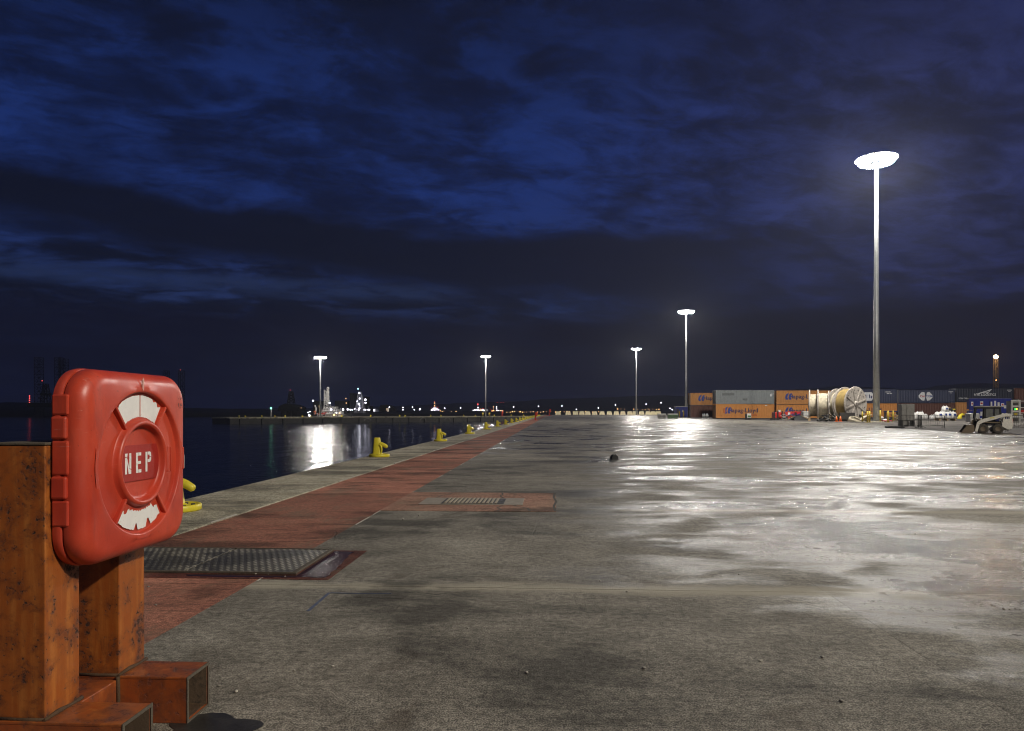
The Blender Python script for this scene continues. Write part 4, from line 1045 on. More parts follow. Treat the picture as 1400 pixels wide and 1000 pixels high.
# control cabinet with coloured lamps
g = thing('control_cabinet', tuple(PX(1388.5, 64, .2)), TH, 'white framed control cabinet with a green and yellow panel lamp', 'cabinet')
MB().box(-.36, .36, .06, .7, .1, 2.1).build('back_box', M['grey'], g)
f = MB()
for x in (-.42, .30): f.box(x, x + .12, -.04, .055, 0, 2.2)
for z in (.0, .62, 1.1, 1.55, 2.05): f.box(-.295, .295, -.04, .055, z, z + .14)
f.build('frame', M['white'], g)
rects('panel', M['char'], g, [(0, 1.82, .4, .2), (0, 1.36, .4, .28), (0, .42, .38, .26)], .0, .05)
rects('lamp', glow('green_panel_lamp', (.05, .8, .15), 1.2), g, [(-.05, 1.36, .14, .16)], -.03, -.002); rects('lamp', glow('yellow_panel_lamp', (1, .8, .05), 2.0), g, [(.08, 1.38, .1, .16)], -.035, -.003)
rects('label_plate', M['yellow2'], g, [(0, .92, .28, .2)], -.02, .04)
g = thing('equipment_rack', tuple(PX(1400, 66, .2)), TH, 'open rack of grey and yellow equipment at the right picture edge', 'rack')
for x in (-.55, .95): MB().box(x - .05, x + .05, -.05, .6, 0, 2.3).build('upright', M['grey'], g)
for z in (.5, 1.0, 1.5, 2.1): MB().box(-.5, .9, .0, .55, z, z + .06).build('shelf', M['white'], g)
MB().box(-.4, .1, .05, .45, 1.57, 1.9, .04).build('case', M['dark'], g); MB().box(.2, .7, .05, .45, 1.57, 1.85, .04).build('case', M['yellow2'], g); MB().box(-.35, .4, .05, .45, 1.07, 1.3, .04).build('case', M['redp'], g); MB().cyl((-.2, .2, .57), (-.2, .2, .9), .18, n=12).build('drum', M['white'], g)
# heaps and small plant in front of the orange containers
g = thing('compressor', tuple(PX(1062.5, 122)), TH, 'red and black compressor at the left of the machinery line', 'compressor')
MB().box(-.75, .9, -.5, .6, .35, 1.35, .08).build('hood', M['redp'], g)
for x in (-.78, -.2, .55): MB().box(x, x + .2, -.62, -.5, .0, 1.5).build('leg', M['dark'], g)
MB().box(-1.0, 1.1, -.6, .6, .05, .30, .03).build('skid', M['dark'], g); MB().box(.1, .5, -.3, .1, 1.36, 1.72, .05).build('filter_box', M['white'], g)
MB().ball((.35, -.6, .55), .3, 12, 8).build('tank', M['redp'], g)
for x, s, lab in ((1077.5, 1.1, 'red skip-like machine with a blue hose, middle of the machinery line'), (1086, 1.0, 'red machine behind the leaning planks'), (1094.5, 1.0, 'red machine at the right of the machinery line')):
    g = thing('red_machine', tuple(PX(x, 124)), TH + r6.uniform(-.2, .2), lab, 'machine', 'red machines in front of the containers')
    MB().prism([(-.7, .2), (.7, .2), (.62, 1.3), (.2, 1.5), (-.6, 1.35)], -.5, .5, axis='y').build('body', M['redp'], g)
    MB().box(-.2, .2, -.53, -.501, .75, 1.3).build('panel', M['white'] if s > 1 else M['dark'], g)
    MB().tube([(-.8, -.55, .9), (-.3, -.62, .75), (.2, -.6, .85), (.8, -.55, 1.1)], .06, 6).build('hose', M['blueink'], g)
    for sx in (-.45, .45): MB().cyl((sx, -.55, .28), (sx, -.35, .28), .28, n=14).build('wheel', M['dark'], g)
g = thing('scissor_lift', tuple(PX(1072, 119)), TH, 'grey scissor-like steel frame lying before the red machines', 'scissor frame')
for p, q_ in (((-.6, 0, .1), (.5, 0, .85)), ((-.6, 0, .8), (.6, 0, .15)), ((-.7, .1, .1), (.8, .1, .1)), ((-.3, .1, .9), (.2, .1, 1.0))): MB().cyl(p, q_, .07, n=6).build('strut', M['grey'], g)
g = thing('timber_pile', tuple(PX(1090, 117)), TH, 'untidy pile of leaning timber planks in front of the red machines', 'timber pile')
for k in range(8):
    a = r6.uniform(.15, .7)*(1 if k % 3 else -1); Mx = Matrix.Translation((-1.2 + k*.38, r6.uniform(-.3, .3), .28 + .1*(k % 3))) @ Matrix.Rotation(a, 4, 'Y') @ Matrix.Rotation(r6.uniform(-.4, .4), 4, 'Z')
    MB().box(-1.0, 1.0, -.10, .10, -.035, .035, M=Mx).build('plank', M['timber'], g)
g = thing('dark_cover', tuple(PX(1098, 116)), TH, 'black sagging tarpaulin trailing to the narrow reel', 'tarpaulin')
tb = MB(); rg = []
for k in range(9):
    x = -1.6 + k*.45; z = .85*math.exp(-((x + .6)/1.0)**2) + .05
    rg.append(tb._v([(x, -.55, .01), (x, -.3, z*.8), (x, .2, z), (x, .6, .01)]))
for a, b in zip(rg, rg[1:]):
    for k in range(3): tb.face([a[k], a[k+1], b[k+1], b[k]], True)
tb.build('cloth', M['dark'], g, fix=False)
g = thing('white_tank', tuple(PX(1101, 119)), TH, 'white caged plastic tank beside the narrow reel', 'tank')
MB().box(-.55, .55, -.5, .5, .2, 1.5, .06).build('tank', M['white'], g); MB().box(-.6, .6, -.55, .55, 0, .17).build('pallet', M['timber'], g)
cg = MB()
for k in range(5): cg.box(-.56 + k*.27, -.53 + k*.27, -.54, -.505, .2, 1.5)
for k in range(3): cg.box(-.57, .57, -.56, -.541, .35 + k*.45, .39 + k*.45)
cg.build('cage', M['galv'], g)
# things under and before the reels
items = [('gravel_heap', 1127, 100, 'dark heap of scrap before the wide pale reel', 'heap'), ('scrap_heap', 1136, 101, 'taller dark heap of scrap metal between the reels', 'heap'), ('hose_heap', 1174, 100, 'loose coil of pale cable lying under the big round flange', 'coil')]
for nm, x, d, lab, cat in items[:2]:
    g = thing('scrap_heap', tuple(PX(x, d)), TH, lab, cat, 'dark scrap heaps by the reels')
    for k in range(16):
        Mx = Matrix.Translation((r6.gauss(0, .6), r6.gauss(0, .3), r6.uniform(.05, .55 if x == 1127 else 1.0))) @ Matrix.Rotation(r6.uniform(0, 3), 4, 'Y') @ Matrix.Rotation(r6.uniform(0, 3), 4, 'Z')
        MB().box(-r6.uniform(.1, .45), r6.uniform(.1, .45), -.12, .12, -r6.uniform(.03, .15), r6.uniform(.03, .15), M=Mx).build('piece', r6.choice((M['char'], M['char'], M['dark'], M['grey'], M['mud'])), g)
g = thing('cable_coil', tuple(PX(1168, 99)), TH, 'loose coil of pale cable lying under the big round flange', 'cable coil')
for k in range(5):
    R_ = .75 - .06*k
    MB().tube([(R_*math.cos(a*PI/12)*1.2 + r6.uniform(-.03, .03), R_*math.sin(a*PI/12)*.7, .12 + .13*k + .1*math.sin(a*PI/6 + k)) for a in range(25)], .06, 6).build('turn', M['drum'], g)
g = thing('timber_cradle', tuple(PX(1180, 99.5)), TH, 'tilted pale timber sheets stacked left of the tall mast', 'timber sheets')
for k in range(4):
    Mx = Matrix.Translation((-.2 + .3*k, .1*k, .45)) @ Matrix.Rotation(-.5 - .1*k, 4, 'Y')
    MB().box(-.75, .75, -.5, .5, -.04, .04, M=Mx).build('sheet', M['timber'] if k % 2 else M['drum'], g)
g = thing('reel_cradle', tuple(PX(1155, 102)), TH, 'low dark steel cradle under the round reels', 'cradle')
for x in (-2.6, 0, 2.4): MB().box(x - .16, x + .16, -.5, .5, .0, 1.0 if x else .8, .03).build('upright', M['char'], g)
MB().box(-2.7, 2.6, -.3, .3, .02, .26, .03).build('beam', M['char'], g); MB().box(-1.0, 1.2, -.55, -.35, .3, 1.25, .03).build('plate', M['char'], g)
for x, d, lab in ((1143.5, 99, 'left orange road cone lying in the scrap under the reels'), (1149, 99, 'right orange road cone lying in the scrap under the reels')):
    g = thing('road_cone', tuple(PX(x, d)), TH + 1.2, lab, 'cone', 'orange cones under the reels')
    MB().lathe([(0, .75), (.05, .75), (.2, .06), (0, .06)], 14).build('cone', M['cone'], g); MB().box(-.25, .25, -.25, .25, 0, .05).build('foot', M['cone'], g)
# clutter right of the mast
g = thing('rag_heap', tuple(PX(1210.5, 96)), TH, 'heap of white sacks and red straps behind the yellow posts', 'heap')
for k in range(10): MB().ball((r6.uniform(-.9, .9), r6.uniform(-.3, .3), r6.uniform(.15, .7)), r6.uniform(.14, .3), 8, 6, .7).build('sack', r6.choice((M['bag'], M['bag'], M['dark'], M['char'])), g)
for k in range(3): MB().tube([(-.9 + .5*k, -.4, .1), (-.5 + .5*k, -.45, .18), (-.2 + .5*k, -.4, .08)], .06, 6).build('strap', M['redp'], g)
g = thing('cable_tray', tuple(PX(1219, 100)), TH, 'dark tray with a blue sheet above the heap by the mast', 'tray')
MB().box(-1.0, .9, -.3, .3, 1.35, 1.5, .02).build('tray', M['navy'], g)
for x in (-.9, .8): MB().box(x - .05, x + .05, -.25, .25, 0, 1.349).build('leg', M['char'], g)
g = thing('timber_offcuts', tuple(PX(1227.5, 97)), TH, 'pale timber offcuts leaning left of the concrete units', 'timber')
for k in range(6):
    Mx = Matrix.Translation((-.6 + k*.22, 0, .5)) @ Matrix.Rotation(r6.uniform(.3, 1.1), 4, 'Y')
    MB().box(-.7, .7, -.12, .12, -.04, .04, M=Mx).build('plank', r6.choice((M['timber'], M['drum'])), g)
g = thing('white_beam', tuple(PX(1227, 90)), TH, 'short white beam lying on the ground left of the barriers', 'beam')
MB().box(-.55, .55, -.1, .1, .02, .2, .02).build('web', M['white'], g); MB().box(-.57, .57, -.16, .16, .201, .23).build('flange', M['white'], g)
# by the left-hand containers and the second mast
for x, w_, d, lab in ((904.5, 10.5, 150, 'row of wire crates with pale lids, left of the green one'), (919.6, 13.5, 146, 'row of wire crates with green contents and a pale lid')):
    g = thing('wire_crate', tuple(PX(x, d)), TH, lab, 'crate', 'wire crates near the second mast'); q = w_/F*d/2
    MB().box(-q + .05, q - .05, -.4, .5, .1, .85).build('load', M['green'] if x > 910 else M['grey'], g); MB().box(-q, q, -.45, .55, .86, 1.05, .04).build('lid', M['white'], g)
    f = MB(); n = 6
    for k in range(n + 1): f.box(-q + 2*q*k/n - .03, -q + 2*q*k/n + .03, -.46, -.42, 0, .859)
    for z in (.04, .45): f.box(-q, q, -.50, -.461, z, z + .06)
    f.build('cage', M['char'], g)
g = thing('blue_cabin', tuple(PX(932.5, 200)), TH, 'blue site cabin with white eaves behind the second mast', 'cabin', 'blue steel cabins'); q = 1.65
MB().box(-q, q, 0, 2.5, 0, 2.9).build('wall', M['bluep'], g); MB().box(-q - .05, q + .05, -.05, 2.55, 2.9, 3.05).build('roof', M['white'], g); MB().box(-q + .1, -q + .7, -.05, -.005, .1, 2.3).build('door', M['char'], g); MB().box(.0, .35, -.04, -.004, 1.5, 1.9).build('sign', M['whiteink'], g)
for x, d, lab in ((929, 196, 'ochre post left of the second mast foot'), (934.5, 196, 'short ochre post close to the second mast foot'), (941, 196, 'ochre post right of the second mast foot')):
    g = thing('guard_post', tuple(PX(x, d)), TH, lab, 'post', 'ochre posts round the second mast'); MB().cyl((0, 0, 0), (0, 0, 1.6), .17, n=10).build('post', M['yellow2'], g); MB().lathe([(.17, 1.6), (.12, 1.7), (0, 1.72)], 10).build('cap', M['yellow'], g)
for x, lab in ((961.8, 'left grey gas bottle rack before the brown container'), (966.4, 'right grey gas bottle rack before the brown container')):
    g = thing('bottle_rack', tuple(PX(x, 150)), TH, lab, 'rack', 'grey bottle racks before the brown container')
    for k in range(2): MB().lathe([(0, 0), (.15, 0), (.15, .85), (.08, 1.0), (.05, 1.1), (0, 1.1)], 10, Matrix.Translation((-.15 + k*.31, 0, .05))).build('bottle', M['galv'], g)
    MB().box(-.34, .34, -.2, .2, 0, .049).build('tray', M['grey'], g); MB().box(-.34, .34, -.2, -.17, .6, .68).build('rail', M['white'], g)
for x, y, h, lab in ((956.5, 570.7, .9, 'thin pale marker post before the brown container'), (1003, 572, .8, 'thin pale marker post before the bright orange container')):
    g = thing('marker_post', tpx(x, y), TH, lab, 'post', 'pale marker posts before the containers'); MB().box(-.07, .07, -.07, .07, 0, h).build('post', M['timber'], g); MB().box(-.08, .08, -.08, .08, h + .001, h + .1).build('cap', M['white'], g)
g = thing('fuel_cabinet', tuple(PX(1022.5, 128)), TH - .3, 'small green and black cabinet before the bright orange container', 'cabinet')
MB().box(-.15, .55, -.3, .4, .35, 1.1, .03).build('box', M['white'], g); MB().box(-.5, -.16, -.3, .4, .0, 1.1, .03).build('door', M['dark'], g); MB().box(-.05, .5, -.33, -.301, .45, .75).build('panel', M['green'], g); MB().box(-.1, .5, -.25, .35, 0, .349).build('stand', M['dark'], g)
# small things lying on the apron
g = thing('rubber_chock', tpx(839.5, 628.6), TH + .2, 'small dark rubber chock lying alone on the apron', 'chock')
MB().prism([(-.085, 0), (.09, 0), (.085, .09), (.05, .115), (-.05, .12), (-.08, .08)], -.08, .08, axis='y').build('block', M['dark'], g); MB().tube([(-.05, -.02, .118), (-.02, 0, .15), (.03, 0, .15), (.06, .02, .112)], .012, 6).build('handle', M['char'], g)
stone = MB(); rg = []
stone.ball((0, 0, .35), .5, 7, 5, .7); stone_me = stone.mesh('stone', paint('pale_stone_chip', (.36, .33, .27), .8, var=.4, obj_rand=.3))
sp = [(203, 803), (213, 828), (335, 779), (350, 785.5), (390, 789), (377, 779), (402, 918), (986, 788), (1010, 786), (1124, 900), (1251, 730), (1045, 632), (820, 795), (857, 810), (573, 706), (551, 711), (1380, 834), (1388, 833), (1394, 834), (1372, 833.5), (323, 947), (300, 939), (720, 921), (880, 915), (455, 912), (1150, 960), (1040, 905), (640, 860)]
for i, (x, y) in enumerate(sp):
    o = tag(obj('stone_chip', stone_me, None, tpx(x, y), (0, 0, r6.uniform(0, 6))), 'small pale stone chip lying loose on the wet ground', 'stone', 'loose stone chips on the ground')
    s = r6.uniform(.010, .018)*(1.0 if y > 760 else 1.6); o.scale = (s*1.4, s, s)
# faint blue marking-out lines
mb = MB(); M['bluechalk'] = paint('faded_blue_marking', (.060, .080, .14), .8, dirt=(.15, .14, .11), dirt_amt=.95, scale=12)
for (xa, ya), (xb, yb), wd_ in (((452, 811), (492, 812), .008), ((450, 811), (421, 836), .010), ((492, 812), (535, 812), .005)):
    a, b = G(xa, ya), G(xb, yb); dd = (b - a).normalized(); n = Vector((-dd.y, dd.x, 0))*wd_
    mb.prism([((a - n).x, (a - n).y), ((b - n).x, (b - n).y), ((b + n).x, (b + n).y), ((a + n).x, (a + n).y)], .0006, .003)
tag(mb.build('marking', M['bluechalk'], bpy.data.objects['concrete_apron']), kind='stuff')
# ================================================================== FAR SHORE
hill_m = paint('dark_far_hillside', (.018, .019, .020), .95, var=.2, scale=.01)
def hill(pts, d, name, th=160, skew=0.0):
    mb = MB(); top = []; r = random.Random(d)
    for (xa, ya), (xb, yb) in zip(pts, pts[1:]):
        n = max(2, int(abs(xb - xa)/9))
        for k in range(n): f = k/n; f2 = f*f*(3 - 2*f); top.append((xa + (xb - xa)*f, ya + (yb - ya)*f2 + r.uniform(-.35, .35)))
    top.append(pts[-1])
    rows = []
    for x, y in top:
        dd = d*(1 + skew*(x - 700)/1400); zt = ZY(y, dd)
        rows.append([mb.bm.verts.new(PX(x, dd, ZW - 1)), mb.bm.verts.new(PX(x, dd, ZW + .5)), mb.bm.verts.new(PX(x, dd*1.03, ZW + (zt - ZW)*.55)), mb.bm.verts.new(PX(x, dd*1.09, ZW + (zt*1.09 - ZW))), mb.bm.verts.new(PX(x, dd*1.3, ZW - 1))])
    for a, b in zip(rows, rows[1:]):
        for k in range(4): mb.face([a[k], a[k+1], b[k+1], b[k]], True)
    return tag(mb.build(name, hill_m), kind='structure')
hill([(-500, 548), (-200, 550), (0, 550.5), (40, 551), (150, 552.5), (250, 558.5), (330, 559.5), (400, 561), (470, 562), (560, 562), (700, 562.5), (900, 563), (1150, 563), (1500, 562)], 720, 'near_shore')
hill([(-600, 556), (200, 558), (330, 559), (460, 558), (540, 555.5), (600, 553), (640, 551), (700, 549), (760, 545.5), (820, 544), (900, 541), (960, 543), (1040, 538), (1100, 532), (1150, 528), (1200, 530), (1250, 533), (1290, 527), (1330, 524.5), (1390, 525), (1450, 523), (1700, 518), (2200, 530)], 2600, 'far_hills')
M['sil'] = paint('unlit_dark_steel', (.012, .012, .014), .8)
M['silw'] = paint('dim_white_ship_paint', (.55, .54, .52), .5, dirt=(.25, .2, .16), dirt_amt=.6, scale=.6)
def lattice(mb, x0, x1, y0, y1, z0, z1, n, r=.3, taper=1.0):
    cx, cyy = (x0 + x1)/2, (y0 + y1)/2
    def P(i, z):
        f = (z - z0)/(z1 - z0); s = 1 + (taper - 1)*f
        q = ((x0, y0), (x1, y0), (x1, y1), (x0, y1))[i % 4]
        return (cx + (q[0] - cx)*s, cyy + (q[1] - cyy)*s, z)
    for i in range(4): mb.cyl(P(i, z0), P(i, z1), r, n=4, caps=False)
    for k in range(n):
        za, zb = z0 + (z1 - z0)*k/n, z0 + (z1 - z0)*(k + 1)/n
        for i in range(4):
            mb.cyl(P(i, zb), P(i + 1, zb), r*.6, n=4, caps=False)
            a, b = (i, i + 1) if k % 2 else (i + 1, i); mb.cyl(P(a, za), P(b, zb), r*.6, n=4, caps=False)
def dot(g, mat, x, z, r, y=-.5, name='lamp'):
    return MB().ball((x, y, z), r, 8, 6).build(name, mat, g)
# jack-up rig, left of the housing
D1 = 690.0; u = D1/F
g = thing('jackup_rig', tuple(PX(62, D1, ZW)), TH, 'dark jack-up rig with tall lattice legs, left of the red housing', 'drilling rig')
def zl(y, d=D1): return ZY(y, d) - ZW
for x in (47.5, 75.5, 83.5):
    mb = MB(); q = 3.6 if x < 80 else 2.0
    lattice(mb, (x-62)*u - 2.8, (x-62)*u + 2.8, q, q + 5.6, -1, zl(488.5 if x < 80 else 490.5), 18, .24); mb.build('leg', M['sil'], g)
mb = MB(); lattice(mb, -1.5*u - 3.4, -1.5*u + 3.4, -1, 5.8, zl(552), zl(525), 8, .4, .45); mb.build('derrick', M['sil'], g)
MB().box(-1.5*u - 3.6, -1.5*u + 3.6, -1.2, 6, zl(541), zl(538)).build('derrick_platform', M['sil'], g)
MB().box(-17*u, 26*u, -8, 22, zl(557), zl(551)).build('hull', M['sil'], g)
dot(g, E['red'], -3.8*u, zl(521), .38)
for y in (541.7, 544.6, 547.6, 550.8): dot(g, E['red'], -21*u, zl(y), .55)
MB().cyl((-21*u, 0, zl(556)), (-21*u, 0, zl(541)), .3, n=5).build('flag_mast', M['sil'], g)
for x, lab in ((226, 'left dark far lattice leg just over the housing top edge'), (247, 'dark far lattice leg with a red lamp, right of the housing top')):
    g = thing('rig_tower', tuple(PX(x, 700, ZW)), TH, lab, 'rig tower', 'dark rig towers behind the housing'); q = 2.2
    mb = MB(); lattice(mb, -q, q, 0, 2*q, 0, ZY(507, 700) - ZW, 15, .22); mb.build('lattice', M['sil'], g); dot(g, E['red'] if x > 240 else M['sil'], 0, ZY(506.5, 700) - ZW + .3, .3)
# dark semi-submersible rig
D2 = 640.0; u = D2/F
g = thing('drilling_rig', tuple(PX(397, D2, ZW)), TH, 'unlit dark drilling rig with a short derrick behind the pier', 'drilling rig')
def z2(y): return ZY(y, D2) - ZW
mb = MB(); lattice(mb, -2.8, 2.8, 0, 5, z2(552), z2(535.5), 9, .34, .5); mb.build('derrick', M['sil'], g)
MB().prism([(-14*u, z2(562)), (13*u, z2(562)), (15*u, z2(557)), (10*u, z2(555)), (6*u, z2(553.5)), (-4*u, z2(552)), (-9*u, z2(554)), (-13*u, z2(556))], -6, 16, axis='y').build('deck', M['sil'], g)
for x in (-11, -3.5, 4, 11): MB().cyl((x*u, 4, -1), (x*u, 4, z2(562)), 2.6, n=10).build('column', M['sil'], g)
dot(g, E['red'], 0, z2(533.5), .3); dot(g, E['dimwarm'], 15*u, z2(558), .4)
# white ship behind the pier
D3 = 330.0; u = D3/F
g = thing('ship', tuple(PX(448, D3, ZW)), TH, 'white workship with lit superstructure, lattice mast and radome behind the pier', 'ship')
def z3(y): return ZY(y, D3) - ZW
def X3(x): return (x - 448)*u
MB().prism([(X3(423), z3(576)), (X3(478), z3(576)), (X3(474), z3(566)), (X3(469), z3(569)), (X3(424), z3(568.5))], 0, 11, axis='y').build('hull', M['sil'], g)
r8 = random.Random(12)
for x0, x1, ya, yb, o_ in ((433.5, 467, 571, 566.6, 0), (436.5, 463, 566.3, 562.8, .8), (438.5, 459, 562.5, 559.2, 1.6), (439.5, 455.5, 558.9, 555.8, 2.4)):
    MB().box(X3(x0), X3(x1), o_, 10, z3(ya), z3(yb)).build('deckhouse', M['silw'], g)
    MB().box(X3(x0 - .9), X3(x1 + 1.0), o_ - .5, 10.2, z3(yb) + .01, z3(yb - .28)).build('deck_edge', M['sil'], g)
    n = int((x1 - x0)/2.2)
    for k in range(n):
        xx = x0 + 1 + k*2.2
        if r8.random() < .85: MB().box(X3(xx), X3(xx + r8.uniform(.7, 1.4)), o_ - .06, o_ - .004, z3(yb + (ya-yb)*.66), z3(yb + (ya-yb)*.25)).build('window', M['sil'], g)
    for k in range(n + 2):
        xx = r8.uniform(x0 - .5, x1 + .5); MB().cyl((X3(xx), o_ - .4, z3(yb - .28)), (X3(xx), o_ - .4, z3(yb - r8.uniform(.9, 2.4))), .09, n=4).build('stanchion', M['silw'], g)
for k in range(16):
    xx = r8.uniform(425, 472); yy = r8.uniform(563, 569.5); q = r8.uniform(.25, .8)
    MB().box(X3(xx), X3(xx + q), -1.2, -.4, z3(yy), z3(yy - q*1.3)).build('fitting', r8.choice((M['silw'], M['silw'], M['sil'], M['redp'])), g)
MB().prism([(X3(455.5), z3(562)), (X3(467), z3(571)), (X3(459), z3(571))], .5, 2, axis='y').build('stair_screen', M['silw'], g)
mb = MB(); lattice(mb, X3(440), X3(444), 4, 6, z3(554), z3(533), 7, .16, .9); lattice(mb, X3(444.2), X3(446.2), 4, 5, z3(553), z3(532), 9, .14, .8); mb.build('lattice_mast', M['silw'], g)
MB().box(X3(439.5), X3(444.5), 3.5, 6.5, z3(533.6), z3(533)).build('mast_platform', M['silw'], g)
MB().ball((X3(445.1), 4.5, z3(530.6)), .68, 14, 10).build('radome', M['silw'], g)
for y in (542, 547): MB().box(X3(446), X3(447.6), 4, 5, z3(y + 1), z3(y)).build('radar_bracket', M['silw'], g)
MB().prism([(X3(435), z3(565.6)), (X3(446.5), z3(564)), (X3(446.5), z3(565.4)), (X3(435), z3(567))], -.5, -.1, axis='y').build('awning', M['redp'], g)
MB().tube([(X3(428.5), 2, z3(567)), (X3(430.5), 2, z3(562)), (X3(430.6), 2, z3(558)), (X3(428.8), 2, z3(554.5))], .35, 6).build('crane', M['silw'], g)
MB().tube([(X3(435), 2, z3(567)), (X3(436), 2, z3(560)), (X3(434.4), 2, z3(554.5))], .35, 6).build('crane', M['timber'], g)
MB().tube([(X3(428), 1, z3(564)), (X3(430), 1, z3(562)), (X3(431.5), 1, z3(564.5)), (X3(429.5), 1, z3(567))], .2, 6).build('davit', M['cone'], g)
for x, y, r, m in ((453.7, 560.5, .5, 'white'), (451.6, 551.2, .38, 'white'), (424, 568.2, .45, 'white'), (457.4, 567.7, .42, 'warm'), (461, 564.5, .25, 'white'), (422.3, 564.2, .25, 'white'), (424.8, 563, .22, 'white'), (465.5, 565, .2, 'warm')): dot(g, E[m], X3(x), z3(y), r, -1.2)
MB().prism([(X3(459.5), z3(569)), (X3(468.5), z3(569)), (X3(465.5), z3(562)), (X3(462.8), z3(563.5))], .2, 3, axis='y').build('bow_rail', M['silw'], g)
lamp('ship_deck_light', tuple(PX(452, D3 - 9, ZY(556, D3))), 420, (1, .93, .82), .4)
# second ship: dark hull blocks and the lit lattice tower
D4 = 520.0; u = D4/F
g = thing('supply_ship', tuple(PX(490, D4, ZW)), TH, 'long dark ship with blocky superstructure, right of the white ship', 'ship')
def z4(y): return ZY(y, D4) - ZW
def X4(x): return (x - 490)*u
MB().prism([(X4(424), -.5), (X4(560), -.5), (X4(563), z4(566)), (X4(424), z4(565))], 4, 26, axis='y').build('hull', M['sil'], g)
for x0, x1, y0 in ((425, 437, 548.5), (455, 472, 548), (475.5, 481.5, 537.5), (494.5, 498, 542), (500, 503, 555)): MB().box(X4(x0), X4(x1), 6, 20, z4(566), z4(y0)).build('block', M['sil'], g)
for x, y, r in ((461.8, 560.2, .85), (464.2, 559.7, .55), (468.2, 560.2, .95), (474.6, 560.0, .85), (478.4, 560.5, .7), (481, 560.5, .55), (484.3, 559.3, .6), (487, 560.4, .55), (489.8, 560.6, .75), (497, 560.6, .7), (499, 560.6, .7), (503, 560.6, .75), (504.5, 560.4, .6), (498.8, 546.7, .95), (499, 551, .8), (427, 548, .7)): dot(g, E['white'], X4(x), z4(y), r*.8, 2)
for x, y in ((472, 545.2), (472.6, 551.3)): dot(g, E['dimwarm'], X4(x), z4(y), .5, 2)
g = thing('lattice_tower', tuple(PX(491, D4 - 4, z4(565) + ZW)), TH, 'lit grey lattice tower strung with white lamps, on the dark ship', 'tower')
z0_ = z4(565)
mb = MB(); lattice(mb, -3.2, 3.2, 0, 6, 0, z4(536) - z0_, 8, .24, .30); mb.build('lattice', M['silw'], g)
for x, y, r, m in ((489.9, 532.2, .6, 'cyan'), (491.7, 538, .75, 'white'), (492.2, 545.3, .75, 'white'), (490.9, 552.6, .85, 'white'), (491.8, 558.5, .75, 'white'), (488.8, 549, .5, 'white'), (492, 555, .45, 'white')): dot(g, E[m], (x - 491)*u, z4(y) - z0_, r*.8, -.8)
MB().cyl((0, 3, z4(537) - z0_), (-.5, 3, z4(532.5) - z0_), .15, n=5).build('whip', M['sil'], g)
lamp('tower_light', tuple(PX(492, D4 - 14, ZY(556, D4))), 120, (.9, .93, 1), .5)
# lit sheds and domes on the dark ship's far side
D5 = 700.0; u = D5/F
for x0, x1, y0, y1, lab, m, lit in ((509, 518, 563.5, 559, 'small lit pale shed right of the lattice tower', M['white'], True), (518, 540, 563, 553.5, 'low dark rounded storage dome with a lit doorway', M['sil'], False)):
    g = thing('shed', tuple(PX((x0 + x1)/2, D5, ZW + 3)), TH, lab, 'shed'); q = (x1 - x0)/2*u; b_, t_ = ZY(y0, D5) - ZW - 3, ZY(y1, D5) - ZW - 3
    MB().prism([(-q, b_), (q, b_), (q*.95, b_ + (t_ - b_)*.4), (q*.55, b_ + (t_ - b_)*.85), (0, t_), (-q*.8, b_ + (t_ - b_)*.9), (-q, b_ + (t_ - b_)*.5)], 0, 14, axis='y').build('wall', m, g)
    if lit: dot(g, E['white'], -q*.45, (b_ + t_)/2, .7, -.6)
    else:
        MB().box(.3, 2.0, -.3, -.01, b_, b_ + 3.2).build('doorway', glow('dim_doorway', (1, .85, .65), .35), g); dot(g, E['white'], 2.6, b_ + 4.3, .6, -.8); MB().box(-.8, .3, -.3, -.01, b_ + 1, b_ + 3.4).build('glow_wall', glow('dim_glow_wall', (1, .7, .45), .3), g)  # wall panel glows by itself; the lamplight on it is put into emission
# lit platform
D6 = 800.0; u = D6/F
def z6(y): return ZY(y, D6) - ZW
g = thing('platform_vessel', tuple(PX(594.5, D6, ZW)), TH, 'floodlit tent-shaped platform vessel with a short mast, far across the water', 'vessel')
MB().prism([(-7*u, z6(562)), (7*u, z6(562)), (6*u, z6(560)), (2*u, z6(557.2)), (-1*u, z6(556.5)), (-5*u, z6(560))], 0, 10, axis='y').build('deckhouse', M['silw'], g)
MB().prism([(-7.5*u, -.5), (7.5*u, -.5), (8*u, z6(562.2)), (-8*u, z6(562.2))], -.5, 10.5, axis='y').build('hull', M['sil'], g)
mb = MB(); lattice(mb, -1.2, 1.2, 3, 5, z6(557), z6(550.5), 4, .22, .6); mb.build('mast', M['silw'], g)
for x, y, m, r in ((-4, 560.6, 'white', .9), (-2.5, 560, 'white', .8), (-1, 558.8, 'white', .9), (1.5, 559, 'white', .8), (3.5, 560, 'white', .8), (5.5, 560.6, 'white', .6), (-.2, 560.8, 'white', .9), (-.3, 555, 'warm', .7), (-.2, 551.3, 'warm', .6), (0, 549.6, 'red', .45), (-4.8, 557.5, 'red', .3), (4.3, 557, 'red', .4)): dot(g, E[m], x*u, z6(y), r*.75, -1)
